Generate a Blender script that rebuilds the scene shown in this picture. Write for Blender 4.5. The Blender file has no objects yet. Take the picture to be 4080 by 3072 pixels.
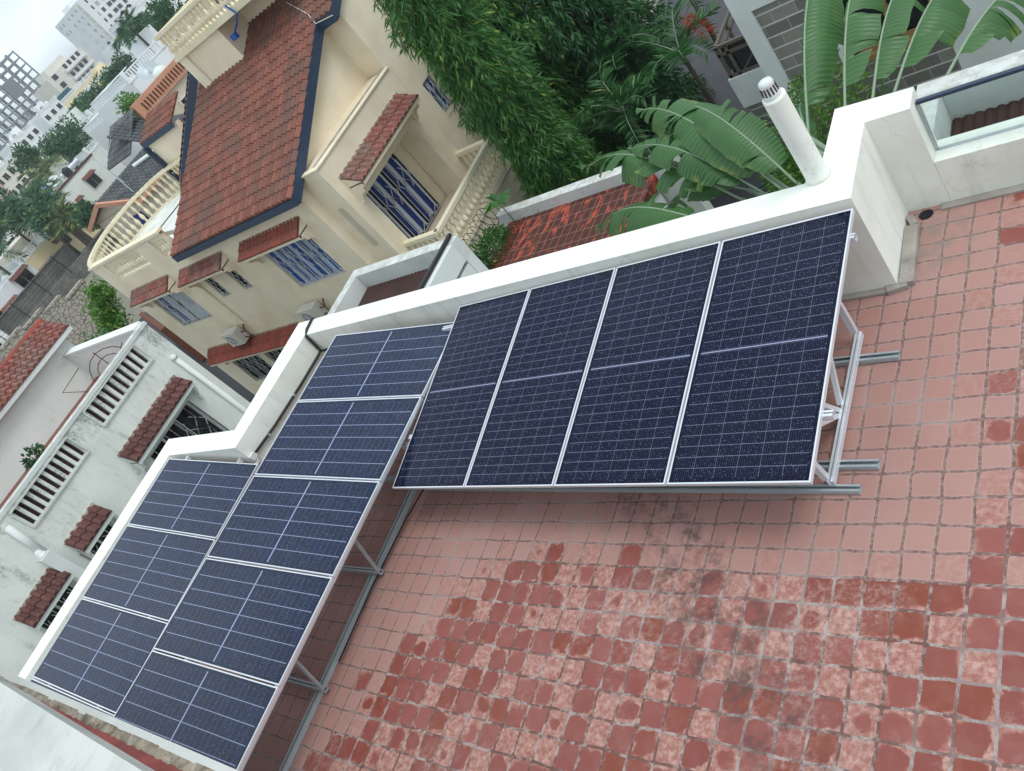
import bpy, math, random
import numpy as np
from mathutils import Vector, Matrix
random.seed(7); RNG = np.random.default_rng(7)
sc = bpy.context.scene
col = sc.collection
PI = math.pi
R_ = math.radians

# ------------------------------------------------------------------ camera, sky, sun, exposure
CAM = Vector((3.991, -2.442, 4.994))
cam_d = bpy.data.cameras.new('camera'); cam = bpy.data.objects.new('camera', cam_d); col.objects.link(cam)
rt = Vector((0.7180485, 0.35066943, -0.60119656)); dn = Vector((-0.10703982, -0.79788005, -0.5932368)); fw = Vector((-0.68771275, 0.49032476, -0.53538098))
m3 = Matrix((rt, -dn, -fw)).transposed()
cam.matrix_world = Matrix.Translation(CAM) @ m3.to_4x4()
cam_d.sensor_fit = 'HORIZONTAL'; cam_d.sensor_width = 36.0; cam_d.lens = 36 * 3317.72 / 4080
cam_d.clip_start = 0.05; cam_d.clip_end = 6000
sc.camera = cam

SUN_EL, SUN_AZ = R_(62), R_(8)        # azimuth counted from +x towards +y
world = bpy.data.worlds.new('World'); sc.world = world; world.use_nodes = True
wn = world.node_tree.nodes; wl = world.node_tree.links; wn.clear()
wo = wn.new('ShaderNodeOutputWorld'); wb = wn.new('ShaderNodeBackground'); sky = wn.new('ShaderNodeTexSky')
sky.sky_type = 'NISHITA'; sky.sun_disc = False; sky.sun_elevation = SUN_EL; sky.sun_rotation = PI/2 - SUN_AZ
sky.air_density = 1.0; sky.dust_density = 2.5
tc = wn.new('ShaderNodeTexCoord'); mp = wn.new('ShaderNodeMapping'); mp.inputs['Scale'].default_value = (1, 1, 3.2)
nz = wn.new('ShaderNodeTexNoise'); nz.inputs['Scale'].default_value = 2.1; nz.inputs['Detail'].default_value = 7; nz.inputs['Roughness'].default_value = .55
cr = wn.new('ShaderNodeValToRGB'); cr.color_ramp.elements[0].position = .30; cr.color_ramp.elements[0].color = (.35,.35,.35,1); cr.color_ramp.elements[1].position = .60; cr.color_ramp.elements[1].color = (1,1,1,1)
mx = wn.new('ShaderNodeMix'); mx.data_type = 'RGBA'; mx.inputs['B'].default_value = (8.3, 9.3, 9.8, 1)
wl.new(tc.outputs['Generated'], mp.inputs['Vector']); wl.new(mp.outputs['Vector'], nz.inputs['Vector']); wl.new(nz.outputs['Fac'], cr.inputs['Fac'])
wl.new(cr.outputs['Color'], mx.inputs['Factor']); wl.new(sky.outputs['Color'], mx.inputs['A']); wl.new(mx.outputs['Result'], wb.inputs['Color'])
wb.inputs['Strength'].default_value = 0.125; wl.new(wb.outputs['Background'], wo.inputs['Surface'])

sd = bpy.data.lights.new('sun', 'SUN'); sd.energy = 1.15; sd.angle = R_(22); sd.color = (1, .98, .95)
sun = bpy.data.objects.new('sun', sd); col.objects.link(sun)
sdir = Vector((math.cos(SUN_EL)*math.cos(SUN_AZ), math.cos(SUN_EL)*math.sin(SUN_AZ), math.sin(SUN_EL)))
sun.rotation_euler = sdir.to_track_quat('Z', 'Y').to_euler()
sc.view_settings.view_transform = 'Standard'; sc.view_settings.look = 'None'; sc.view_settings.gamma = 1
sc.view_settings.exposure = 0.12
try: sc.view_settings.use_curve_mapping = False
except Exception: pass

# ------------------------------------------------------------------ materials
def H(h):
    h = h.lstrip('#'); v = [int(h[i:i+2], 16)/255 for i in (0, 2, 4)]
    return tuple((c/12.92 if c <= .04045 else ((c+.055)/1.055)**2.4) for c in v) + (1,)
class N:
    """small node-graph helper"""
    def __init__(s, name):
        s.m = bpy.data.materials.new(name); s.m.use_nodes = True; s.t = s.m.node_tree; s.t.nodes.clear()
        s.out = s.t.nodes.new('ShaderNodeOutputMaterial'); s.b = s.t.nodes.new('ShaderNodeBsdfPrincipled'); s.t.links.new(s.b.outputs[0], s.out.inputs[0])
    def n(s, ty, **kw):
        nd = s.t.nodes.new(ty)
        for k, v in kw.items(): setattr(nd, k, v)
        return nd
    def put(s, sock, v):
        if isinstance(v, bpy.types.NodeSocket): s.t.links.new(v, sock)
        else: sock.default_value = v
    def math(s, op, a, b=0.0, c=None):
        nd = s.n('ShaderNodeMath', operation=op); s.put(nd.inputs[0], a); s.put(nd.inputs[1], b)
        if c is not None: s.put(nd.inputs[2], c)
        return nd.outputs[0]
    def mix(s, f, a, b):
        nd = s.n('ShaderNodeMix', data_type='RGBA'); s.put(nd.inputs['Factor'], f); s.put(nd.inputs['A'], a); s.put(nd.inputs['B'], b); return nd.outputs['Result']
    def step(s, x, lo, hi):
        nd = s.n('ShaderNodeMapRange', interpolation_type='SMOOTHSTEP'); s.put(nd.inputs['Value'], x); s.put(nd.inputs['From Min'], lo); s.put(nd.inputs['From Max'], hi); return nd.outputs['Result']
    def noise(s, vec, scale, detail=4, rough=.55, dist=0):
        nd = s.n('ShaderNodeTexNoise'); s.put(nd.inputs['Vector'], vec); nd.inputs['Scale'].default_value = scale; nd.inputs['Detail'].default_value = detail
        nd.inputs['Roughness'].default_value = rough; nd.inputs['Distortion'].default_value = dist; return nd.outputs['Fac']
    def pos(s): return s.n('ShaderNodeNewGeometry').outputs['Position']
    def island(s): return s.n('ShaderNodeNewGeometry').outputs['Random Per Island']
    def obj(s): return s.n('ShaderNodeTexCoord').outputs['Object']
    def sep(s, v):
        nd = s.n('ShaderNodeSeparateXYZ'); s.put(nd.inputs[0], v); return nd.outputs
    def comb(s, x=0., y=0., z=0.):
        nd = s.n('ShaderNodeCombineXYZ'); s.put(nd.inputs[0], x); s.put(nd.inputs[1], y); s.put(nd.inputs[2], z); return nd.outputs[0]
    def scale(s, v, k):
        nd = s.n('ShaderNodeVectorMath', operation='MULTIPLY'); s.put(nd.inputs[0], v); nd.inputs[1].default_value = k; return nd.outputs[0]
    def bump(s, h, strength=.3, dist=.01):
        nd = s.n('ShaderNodeBump'); s.put(nd.inputs['Height'], h); nd.inputs['Strength'].default_value = strength; nd.inputs['Distance'].default_value = dist; s.t.links.new(nd.outputs[0], s.b.inputs['Normal'])
    def fin(s, colr, rough=.8, metal=0., spec=None):
        s.put(s.b.inputs['Base Color'], colr); s.put(s.b.inputs['Roughness'], rough); s.put(s.b.inputs['Metallic'], metal)
        if spec is not None: s.b.inputs['Specular IOR Level'].default_value = spec
        return s.m

def plaster(name, c1, c2, stain=None, amt=.5, sc1=1.3, rough=.85, topdirt=None, streak=False, crack=0):
    g = N(name); p = g.pos()
    c = g.mix(g.step(g.noise(p, sc1, 5), .35, .7), H(c1), H(c2))
    c = g.mix(g.math('MULTIPLY', g.step(g.noise(p, 14, 6, .7), .5, .75), .25), c, H(c2))
    if stain:
        q = g.scale(p, (1, 1, .3)) if streak else p
        st = g.step(g.noise(q, 1.7, 9, .72, .6), 1 - amt - .08, 1 - amt + .13)
        st2 = g.step(g.noise(p, 11, 8, .75), .35, .65)
        c = g.mix(g.math('MULTIPLY', g.math('MULTIPLY', st, st2), .85), c, H(stain))
    if name.startswith('mould'):
        zz_ = g.sep(p)[2]; hi_ = g.math('MULTIPLY', g.step(zz_, -.15, .95), .16); m1 = g.step(g.math('ADD', g.noise(g.scale(p, (1, 1, .45)), 2.6, 9, .74, .4), hi_), .60, .74); m2 = g.step(g.noise(p, 19, 8, .8), .36, .62)
        c = g.mix(g.math('MULTIPLY', g.math('MULTIPLY', m1, m2), .8), c, H('#5d625d'))
    if topdirt:
        nz_ = g.sep(g.n('ShaderNodeNewGeometry').outputs['Normal'])[2]
        up = g.math('MULTIPLY', g.step(nz_, .6, .9), g.step(g.noise(p, 6, 8, .75), .42, .6))
        c = g.mix(up, c, H(topdirt))
    if crack:
        v = g.n('ShaderNodeTexVoronoi', feature='DISTANCE_TO_EDGE'); w = g.n('ShaderNodeVectorMath', operation='ADD'); g.put(w.inputs[0], p); g.put(w.inputs[1], g.comb(g.math('MULTIPLY', g.noise(p, 3, 5), .5), g.math('MULTIPLY', g.noise(p, 2.6, 5), .5), 0.)); g.put(v.inputs['Vector'], w.outputs[0]); v.inputs['Scale'].default_value = .9
        ln = g.math('MULTIPLY', g.math('SUBTRACT', 1., g.step(v.outputs['Distance'], .0, .006)), g.step(g.noise(p, 1.4, 3), .48, .6)); c = g.mix(g.math('MULTIPLY', ln, crack), c, H('#8f8d84'))
        stv = g.math('MULTIPLY', g.step(g.noise(g.scale(p, (5, 5, .35)), 1.6, 7, .6), .52, .72), g.math('SUBTRACT', 1., g.step(g.sep(g.n('ShaderNodeNewGeometry').outputs['Normal'])[2], .3, .7))); c = g.mix(g.math('MULTIPLY', stv, .35), c, H('#a9aca2'))
        gr_ = g.math('MULTIPLY', g.step(g.noise(p, 2.2, 9, .72, .5), .54, .68), g.step(g.noise(p, 24, 6, .75), .42, .6)); c = g.mix(g.math('MULTIPLY', gr_, .38), c, H('#a8a696'))
        sp = g.step(g.noise(p, 70, 3, .8), .70, .78); c = g.mix(g.math('MULTIPLY', sp, .5), c, H('#a6a598'))
    g.bump(g.noise(p, 40, 6, .6), .25, .004)
    return g.fin(c, rough, 0, .3)
def plain(name, c, rough=.6, metal=0., var=.12, sc1=6, spec=.4):
    g = N(name); p = g.pos(); k = H(c); d = tuple(x*(1-var*2) for x in k[:3]) + (1,)
    return g.fin(g.mix(g.noise(p, sc1, 5), d, k), rough, metal, spec)
def leafmat(name, dark, light, yel='#8c9a3a', yl=.04, rough=.45, trans=.25, rib=False):
    g = N(name); r = g.island(); p = g.pos()
    c = g.mix(r, H(dark), H(light)); c = g.mix(g.step(g.noise(p, 1.2, 3), .3, .75), c, g.mix(r, H(light), H(dark)))
    c = g.mix(g.math('GREATER_THAN', r, 1 - yl), c, H(yel))
    g.fin(c, rough, 0, .45)
    tr = g.n('ShaderNodeBsdfTranslucent'); g.put(tr.inputs['Color'], c); ms = g.n('ShaderNodeMixShader'); ms.inputs[0].default_value = trans
    g.t.links.new(g.b.outputs[0], ms.inputs[1]); g.t.links.new(tr.outputs[0], ms.inputs[2]); g.t.links.new(ms.outputs[0], g.out.inputs[0])
    return g.m
def rooftile(name, c1, c2, c3, dirt='#5f5650', damt=.5, tw=.21, cl=.32, slope=True):
    g = N(name); p = g.pos(); s = g.sep(p)
    cell = g.comb(g.math('FLOOR', g.math('DIVIDE', g.math('ADD', s[0], g.math('MULTIPLY', s[1], .013)), tw)), g.math('FLOOR', g.math('DIVIDE', s[1], cl*.91)), g.math('FLOOR', g.math('DIVIDE', s[2], .6)))
    w = g.n('ShaderNodeTexWhiteNoise', noise_dimensions='3D'); g.put(w.inputs['Vector'], cell)
    c = g.mix(w.outputs['Value'], H(c1), H(c2)); c = g.mix(g.math('MULTIPLY', g.step(g.noise(p, 1.1, 7, .65), .45, .62), .7), c, H(c3))
    c = g.mix(g.math('MULTIPLY', g.step(g.noise(p, 9, 8, .75), .62 - .2*damt, .85 - .2*damt), .8*damt + .1), c, H(dirt))
    g.bump(g.noise(p, 60, 5), .3, .004)
    return g.fin(c, .8, 0, .25)

M = {}
M['white'] = plaster('white_plaster', '#eef1ea', '#e2e5da', stain='#c6c5b8', amt=.36, crack=.22)
M['greywhite'] = plaster('grey_white_plaster', '#d9dedc', '#cfd4d1', stain='#b9bcb4', amt=.35)
M['stained'] = plaster('mould_stained_plaster', '#e0e4de', '#d6dad4', stain='#73766f', amt=.43, streak=True)
M['stained_light'] = plaster('lightly_stained_plaster', '#e3e8e3', '#dde2dc', stain='#a9aea6', amt=.36)
M['weathered'] = plaster('weathered_coping', '#d3d7d4', '#c6cac6', stain='#85877f', amt=.40, topdirt='#b3b4ad')
M['cream'] = plaster('cream_plaster', '#ebdfc8', '#e2d3b9', stain='#c6b799', amt=.35)
M['cream_rail'] = plaster('cream_rail', '#eae1c6', '#e0d6b8', stain='#aba286', amt=.36)
M['slab'] = plaster('pale_concrete_slab', '#c9ccc6', '#b4b8b3', stain='#83877f', amt=.45, sc1=3.5)
M['mortar'] = plaster('rough_mortar', '#cfc6b4', '#a49a88', stain='#5e584e', amt=.6, sc1=8)
M['beige'] = plaster('beige_plaster', '#c9bfae', '#bfb4a2', stain='#a79c8a', amt=.3)
M['terracotta'] = plaster('terracotta_plaster', '#c9957c', '#bd8a70', stain='#9a6d57', amt=.35)
M['farwhite'] = plaster('far_white', '#e9ecee', '#e0e4e6', stain='#c8cdd0', amt=.3, sc1=.2)
M['faryellow'] = plaster('far_yellow', '#eadcb6', '#e3d3a8', stain='#cabb93', amt=.3, sc1=.2)
M['farcream'] = plaster('far_cream', '#dcd9cf', '#d0cdc2', stain='#b5b2a8', amt=.35, sc1=.2)
M['farpink'] = plaster('far_pink', '#cbb3a6', '#c0a79a', stain='#9f887c', amt=.4, sc1=.2)
M['black_wall'] = plaster('black_mouldy_wall', '#8d8b84', '#6b6a64', stain='#26282a', amt=.62, sc1=.5)
M['cement'] = plaster('grey_cement', '#a8a29a', '#948e86', stain='#6d6862', amt=.45, sc1=4)
M['fascia'] = plain('navy_fascia', '#33435a', .45)
M['navy'] = plain('dark_opening', '#10141f', .35)
M['darkglass'] = plain('dark_glass', '#1b2028', .08, 0, .1, 6, .6)
M['bluecurtain'] = plain('blue_curtain', '#243f8c', .7, 0, .3, 9)
M['brightblue'] = plain('bright_blue_cloth', '#2f62b8', .7, 0, .3, 9)
M['whitecurtain'] = plain('white_curtain', '#c7d0da', .8, 0, .18, 12)
M['grille'] = plain('white_painted_iron', '#dfe1e2', .5)
M['iron'] = plain('black_iron', '#1c1b1e', .5, .3)
M['galv'] = plain('galvanised_steel', '#b9c2c6', .42, .25, .08, 20)
M['galv_dark'] = plain('galvanised_channel', '#b2bdc1', .42, .15, .10, 20)
M['alu'] = plain('aluminium_frame', '#e6ebf1', .35, .35, .04)
M['back'] = plain('panel_back_sheet', '#d9dcdf', .6)
M['pvc'] = plain('white_pvc', '#e6ebe8', .4)
M['ventdark'] = plain('vent_slots', '#4f4149', .7)
M['acwhite'] = plain('ac_casing', '#d6d3c8', .5)
M['wood'] = plain('varnished_wood', '#a98157', .45, 0, .25, 8)
M['darkwood'] = plain('grey_brown_wood', '#6e675c', .6, 0, .25, 8)
M['rubber'] = plain('black_rubber', '#27282b', .5)
M['bluecan'] = plain('blue_plastic', '#2f8fd8', .4)
M['tank'] = plain('steel_tank', '#c9ced2', .3, .5)
M['trunk'] = plain('bark', '#6c6253', .9, 0, .3, 12)
M['stem'] = plain('green_stem', '#8fa58a', .5, 0, .15, 12)
M['netgreen'] = plain('teal_net', '#2f5f6b', .8)
M['greysheet'] = plain('grey_sheet', '#7d8286', .8)
M['scaffold'] = plain('raw_concrete', '#8f959b', .9, 0, .12, .6)
M['rust'] = plain('rusty_brown', '#7b4a33', .8, 0, .3, 9)
M['slate'] = plain('dark_slabs', '#33373e', .6, 0, .3, 2)
M['tile_red'] = rooftile('weathered_red_roof_tile', '#8b5a4c', '#714a40', '#66524b', damt=.45)
M['tile_red2'] = rooftile('bright_red_roof_tile', '#985044', '#85453b', '#7d5046', dirt='#b9a498', damt=.35)
M['tile_mossy'] = rooftile('mossy_red_roof_tile', '#8d5951', '#7c4741', '#7a655d', dirt='#a39888', damt=.7)
M['tile_brown'] = rooftile('brown_roof_tile', '#6f4b45', '#5d3f3c', '#4d3a38', damt=.3)
M['tile_grey'] = rooftile('grey_roof_tile', '#5b5f61', '#4c5052', '#6b6d6c', dirt='#8b8d8a', damt=.4)
M['tile_maroon'] = rooftile('maroon_corrugated', '#4b332e', '#41302c', '#382a28', dirt='#2c2020', damt=.3)
M['brick_red'] = rooftile('red_shingle_edge', '#a25550', '#934a45', '#7e4642', dirt='#6d4a45', damt=.5, tw=.09, cl=.06)
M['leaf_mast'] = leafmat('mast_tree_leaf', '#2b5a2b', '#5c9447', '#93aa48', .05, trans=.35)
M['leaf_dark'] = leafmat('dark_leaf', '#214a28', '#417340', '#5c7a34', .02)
M['leaf_palm'] = leafmat('palm_leaf', '#21502b', '#4a8040', '#7d8f3c', .02)
M['leaf_red'] = leafmat('orange_palm_leaf', '#b4502c', '#8e2f22', '#c76a3c', .1)
M['leaf_hedge'] = leafmat('hedge_leaf', '#3a6a26', '#6a9a3a', '#9ab048', .08)
M['leaf_creeper'] = leafmat('creeper_leaf', '#2b5a2a', '#4f8440', '#8aa24a', .05)
M['leaf_far'] = leafmat('far_tree_leaf', '#244c30', '#47744a', '#8a9a48', .03, trans=.15)
M['leaf_coco'] = leafmat('coconut_leaf', '#4a6440', '#7c9060', '#b4a14c', .10, trans=.15)
M['leaf_farpalm'] = leafmat('far_palm_leaf', '#27503a', '#4f7a50', '#8ea04a', .05, trans=.15)

def banana_mat():
    g = N('banana_leaf'); u = g.n('ShaderNodeUVMap').outputs[0]; s = g.sep(u); r = g.island(); p = g.pos()
    c = g.mix(g.noise(p, 1.6, 3), H('#2a562a'), H('#4b7a3a'))
    edge = g.step(g.math('ABSOLUTE', s[0]), .72, 1.02)
    c = g.mix(g.math('MULTIPLY', edge, g.step(g.noise(p, 3, 4), .5, .75)), c, H('#8f9a48'))
    wv = g.math('SINE', g.math('MULTIPLY', s[1], 300)); c = g.mix(g.math('MULTIPLY', g.math('ADD', wv, 1.0), .06), c, H('#6f9468'))
    c = g.mix(g.math('MULTIPLY', g.math('LESS_THAN', g.math('ABSOLUTE', s[0]), .035), .85), c, H('#a9bd8c'))
    g.bump(wv, .35, .01)
    g.fin(c, .38, 0, .5)
    tr = g.n('ShaderNodeBsdfTranslucent'); g.put(tr.inputs['Color'], c); ms = g.n('ShaderNodeMixShader'); ms.inputs[0].default_value = .25
    g.t.links.new(g.b.outputs[0], ms.inputs[1]); g.t.links.new(tr.outputs[0], ms.inputs[2]); g.t.links.new(ms.outputs[0], g.out.inputs[0])
    return g.m
M['banana'] = banana_mat()

def terrace_mat():
    g = N('terrace_clay_tiles'); p = g.pos(); T = .2
    wob = g.noise(p, 3.2, 3); wob2 = g.noise(g.scale(p, (1.0, 1.0, 5.0)), 3.7, 3)
    s = g.sep(p)
    X = g.math('ADD', g.math('DIVIDE', s[0], T), g.math('MULTIPLY', g.math('SUBTRACT', wob, .5), .22))
    Y = g.math('ADD', g.math('DIVIDE', s[1], T), g.math('MULTIPLY', g.math('SUBTRACT', wob2, .5), .22))
    cx, cy = g.math('FLOOR', X), g.math('FLOOR', Y)
    fx = g.math('SUBTRACT', g.math('SUBTRACT', X, cx), .5); fy = g.math('SUBTRACT', g.math('SUBTRACT', Y, cy), .5)
    cell = g.comb(cx, cy, 3.0)
    w = g.n('ShaderNodeTexWhiteNoise', noise_dimensions='3D'); g.put(w.inputs['Vector'], cell); r1 = w.outputs['Value']; rc = g.sep(w.outputs['Color'])
    dx = g.math('MAXIMUM', g.math('SUBTRACT', g.math('ABSOLUTE', fx), .38), 0.); dy = g.math('MAXIMUM', g.math('SUBTRACT', g.math('ABSOLUTE', fy), .38), 0.)
    d = g.math('SQRT', g.math('ADD', g.math('MULTIPLY', dx, dx), g.math('MULTIPLY', dy, dy)))
    edge_n = g.noise(p, 45, 5, .7)
    d2 = g.math('ADD', d, g.math('MULTIPLY', g.math('SUBTRACT', edge_n, .5), .035))
    joint = g.step(d2, .060, .078)
    # where the floor still holds rain: the open middle of the terrace and its right-hand columns
    ccx = g.math('MULTIPLY', g.math('ADD', cx, .5), T); ccy = g.math('MULTIPLY', g.math('ADD', cy, .5), T)
    lim = g.math('ADD', g.math('MULTIPLY', ccy, .62), -1.75)
    jit = g.math('MULTIPLY', g.math('SUBTRACT', rc[0], .5), .55)
    a1 = g.step(g.math('ADD', g.math('SUBTRACT', ccx, lim), jit), -.25, .35)
    a2 = g.step(g.math('ADD', g.math('MULTIPLY', ccy, -1.), g.math('MULTIPLY', jit, .35)), -.16, .04)
    b1 = g.step(g.math('ADD', ccx, jit), 2.35, 2.85)
    wet = g.math('MAXIMUM', g.math('MULTIPLY', a1, a2), g.math('MULTIPLY', b1, .75))
    # per-tile puddle
    ox = g.math('MULTIPLY', g.math('SUBTRACT', rc[1], .5), .22); oy = g.math('MULTIPLY', g.math('SUBTRACT', rc[2], .5), .22)
    ux, uy = g.math('SUBTRACT', fx, ox), g.math('SUBTRACT', fy, oy)
    q4 = g.math('POWER', g.math('ADD', g.math('POWER', g.math('ABSOLUTE', ux), 3.2), g.math('POWER', g.math('ABSOLUTE', uy), 3.2)), 1/3.2)
    mott = g.noise(p, 26, 6, .65)
    q = g.math('ADD', q4, g.math('ADD', g.math('MULTIPLY', g.math('SUBTRACT', mott, .5), .22), g.math('MULTIPLY', g.math('SUBTRACT', g.noise(p, 9, 3), .5), .75)))
    rad = g.math('MULTIPLY', wet, g.math('ADD', g.math('MULTIPLY', r1, .85), .08))
    rad = g.math('MINIMUM', g.math('MULTIPLY', rad, g.math('MULTIPLY', g.step(r1, .18, .45), g.step(g.math('ADD', wet, g.math('MULTIPLY', g.math('SUBTRACT', rc[1], .5), .5)), .42, .72))), .505)
    blob = g.math('MULTIPLY', g.step(rad, .04, .12), g.step(g.math('SUBTRACT', rad, q), g.math('MULTIPLY', g.math('ADD', rc[1], .12), -.13), .05))
    film = g.math('MULTIPLY', wet, g.math('MULTIPLY', g.step(mott, .44, .62), .65))
    dry = g.mix(g.noise(p, 2.2, 4), H('#a47c74'), H('#b58f88')); dry = g.mix(g.math('MULTIPLY', r1, .5), dry, H('#a6776a'))
    dry = g.mix(g.math('MULTIPLY', g.step(d, .0, .07), .30), dry, H('#bda8a0'))
    dry = g.mix(g.math('MULTIPLY', wet, .80), dry, g.mix(g.step(g.noise(p, 17, 6, .7), .35, .65), H('#9c675c'), H('#c29e92')))
    dry = g.mix(film, dry, H('#935448'))
    wc = g.mix(g.math('ADD', g.math('MULTIPLY', rc[1], .6), g.math('MULTIPLY', g.noise(p, 6, 5, .65), .4)), H('#803e35'), H('#96564e')); wc = g.mix(g.math('MULTIPLY', g.step(rc[2], .62, .95), .85), wc, H('#813c26')); wc = g.mix(g.math('MULTIPLY', g.step(g.noise(p, 8, 5), .4, .7), .25), wc, H('#9a6a60'))
    tile = g.mix(blob, dry, wc)
    # joints: dark reddish dirt near the panels, pale lime bloom in the rained-on part
    jn = g.noise(p, 7, 6, .7); jd = g.mix(g.step(g.noise(p, 28, 6, .7), .35, .65), H('#70534e'), H('#9c837d'))
    jw = g.mix(g.step(jn, .46, .60), H('#6d4b45'), H('#aa9c97'))
    jc = g.mix(g.math('MULTIPLY', wet, .9), jd, jw); jc = g.mix(g.math('MULTIPLY', g.step(g.noise(p, 1.1, 3), .5, .65), .6), jc, H('#a39793'))
    c = g.mix(joint, tile, jc); c = g.mix(g.math('MULTIPLY', g.math('MULTIPLY', g.step(g.noise(p, .9, 6, .6), .5, .62), g.step(g.noise(p, 19, 8, .8), .44, .66)), g.math('MULTIPLY', wet, .42)), c, H('#c9b8b1'))
    # black mould trail
    tx = g.math('ADD', g.math('SUBTRACT', s[0], g.math('ADD', g.math('MULTIPLY', s[1], -.95), .50)), g.math('MULTIPLY', g.math('SUBTRACT', g.noise(p, 1.6, 4), .5), 1.3))
    band = g.math('SUBTRACT', 1., g.step(g.math('ABSOLUTE', tx), .18, .62))
    mould = g.math('MULTIPLY', band, g.step(g.noise(p, 5, 9, .75), .44, .64))
    c = g.mix(g.math('MULTIPLY', mould, .72), c, H('#463c3a'))
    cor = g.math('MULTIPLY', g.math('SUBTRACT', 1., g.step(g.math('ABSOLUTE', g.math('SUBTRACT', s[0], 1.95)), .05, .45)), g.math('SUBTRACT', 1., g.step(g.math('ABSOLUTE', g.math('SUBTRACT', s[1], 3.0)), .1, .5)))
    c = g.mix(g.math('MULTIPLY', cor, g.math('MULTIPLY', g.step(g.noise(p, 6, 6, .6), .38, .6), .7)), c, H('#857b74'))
    h = g.math('ADD', g.math('MULTIPLY', g.math('SUBTRACT', 1., joint), .8), g.math('MULTIPLY', edge_n, .35))
    nd = g.n('ShaderNodeBump'); g.put(nd.inputs['Height'], h); nd.inputs['Strength'].default_value = .5; nd.inputs['Distance'].default_value = .006
    g.t.links.new(nd.outputs[0], g.b.inputs['Normal'])
    rough = g.math('SUBTRACT', .82, g.math('MULTIPLY', g.math('MULTIPLY', blob, g.math('SUBTRACT', 1., joint)), .50))
    return g.fin(c, rough, 0, .45)
M['terrace'] = terrace_mat()

def mossy_patio():
    g = N('mossy_red_tiles'); p = g.pos(); s = g.sep(p); T = .2
    fx = g.math('ABSOLUTE', g.math('SUBTRACT', g.math('FRACT', g.math('DIVIDE', s[0], T)), .5)); fy = g.math('ABSOLUTE', g.math('SUBTRACT', g.math('FRACT', g.math('DIVIDE', s[1], T*1.5)), .5))
    j = g.math('MAXIMUM', g.step(fx, .455, .48), g.step(fy, .465, .485))
    c = g.mix(g.step(g.noise(g.scale(p, (.8, .4, 1)), 4.2, 7, .65, .8), .53, .58), H('#4c2019'), H('#a8452d'))
    c = g.mix(g.step(g.noise(p, 7, 8, .7), .46, .66), c, H('#3a1a15'))
    c = g.mix(g.math('MULTIPLY', j, .6), c, H('#a8806c')); return g.fin(c, .6)
M['patio'] = mossy_patio()
def blocks():
    g = N('grey_block_wall'); p = g.pos(); s = g.sep(p)
    row = g.math('DIVIDE', s[2], .232); fr = g.math('FRACT', row); ri = g.math('FLOOR', row)
    xx = g.math('ADD', g.math('DIVIDE', s[0], .42), g.math('MULTIPLY', ri, .5)); fx = g.math('FRACT', xx)
    cell = g.comb(g.math('FLOOR', xx), ri, 0.); w = g.n('ShaderNodeTexWhiteNoise', noise_dimensions='3D'); g.put(w.inputs['Vector'], cell)
    c = g.mix(w.outputs['Value'], H('#8f8c86'), H('#6c6965')); c = g.mix(g.step(g.noise(p, 22, 8, .75), .58, .68), c, H('#2f2e2e'))
    c = g.mix(g.math('MAXIMUM', g.math('GREATER_THAN', fr, .88), g.math('MULTIPLY', g.math('GREATER_THAN', fx, .97), .5)), c, H('#c9c9c4'))
    return g.fin(c, .9)
M['blocks'] = blocks()
def rubble():
    g = N('rubble_stone'); p = g.pos(); v = g.n('ShaderNodeTexVoronoi', feature='DISTANCE_TO_EDGE'); g.put(v.inputs['Vector'], g.scale(p, (1, 1, 1.3))); v.inputs['Scale'].default_value = 2.8
    e = g.step(v.outputs['Distance'], .0, .08); c = g.mix(g.noise(p, 3, 6), H('#b5afa3'), H('#9c968a')); c = g.mix(e, H('#857f75'), c); g.bump(e, .8, .08)
    return g.fin(c, .95)
M['rubble'] = rubble()
def pavers():
    g = N('dark_wet_pavers'); p = g.pos(); b = g.n('ShaderNodeTexBrick'); g.put(b.inputs['Vector'], p); b.inputs['Scale'].default_value = 3.2
    b.inputs['Color1'].default_value = H('#33323a'); b.inputs['Color2'].default_value = H('#2a2a30'); b.inputs['Mortar'].default_value = H('#56565c'); b.inputs['Mortar Size'].default_value = .02
    return g.fin(g.mix(g.noise(p, 1.5, 5), b.outputs['Color'], H('#232227')), .5)
M['pavers'] = pavers()
def groundm():
    g = N('ground_soil'); p = g.pos(); c = g.mix(g.step(g.noise(p, .05, 6), .45, .55), H('#7b776d'), H('#4c5a3c')); c = g.mix(g.noise(p, .6, 8, .7), c, H('#8f8a80'))
    return g.fin(c, .95)
M['ground'] = groundm()

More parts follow.
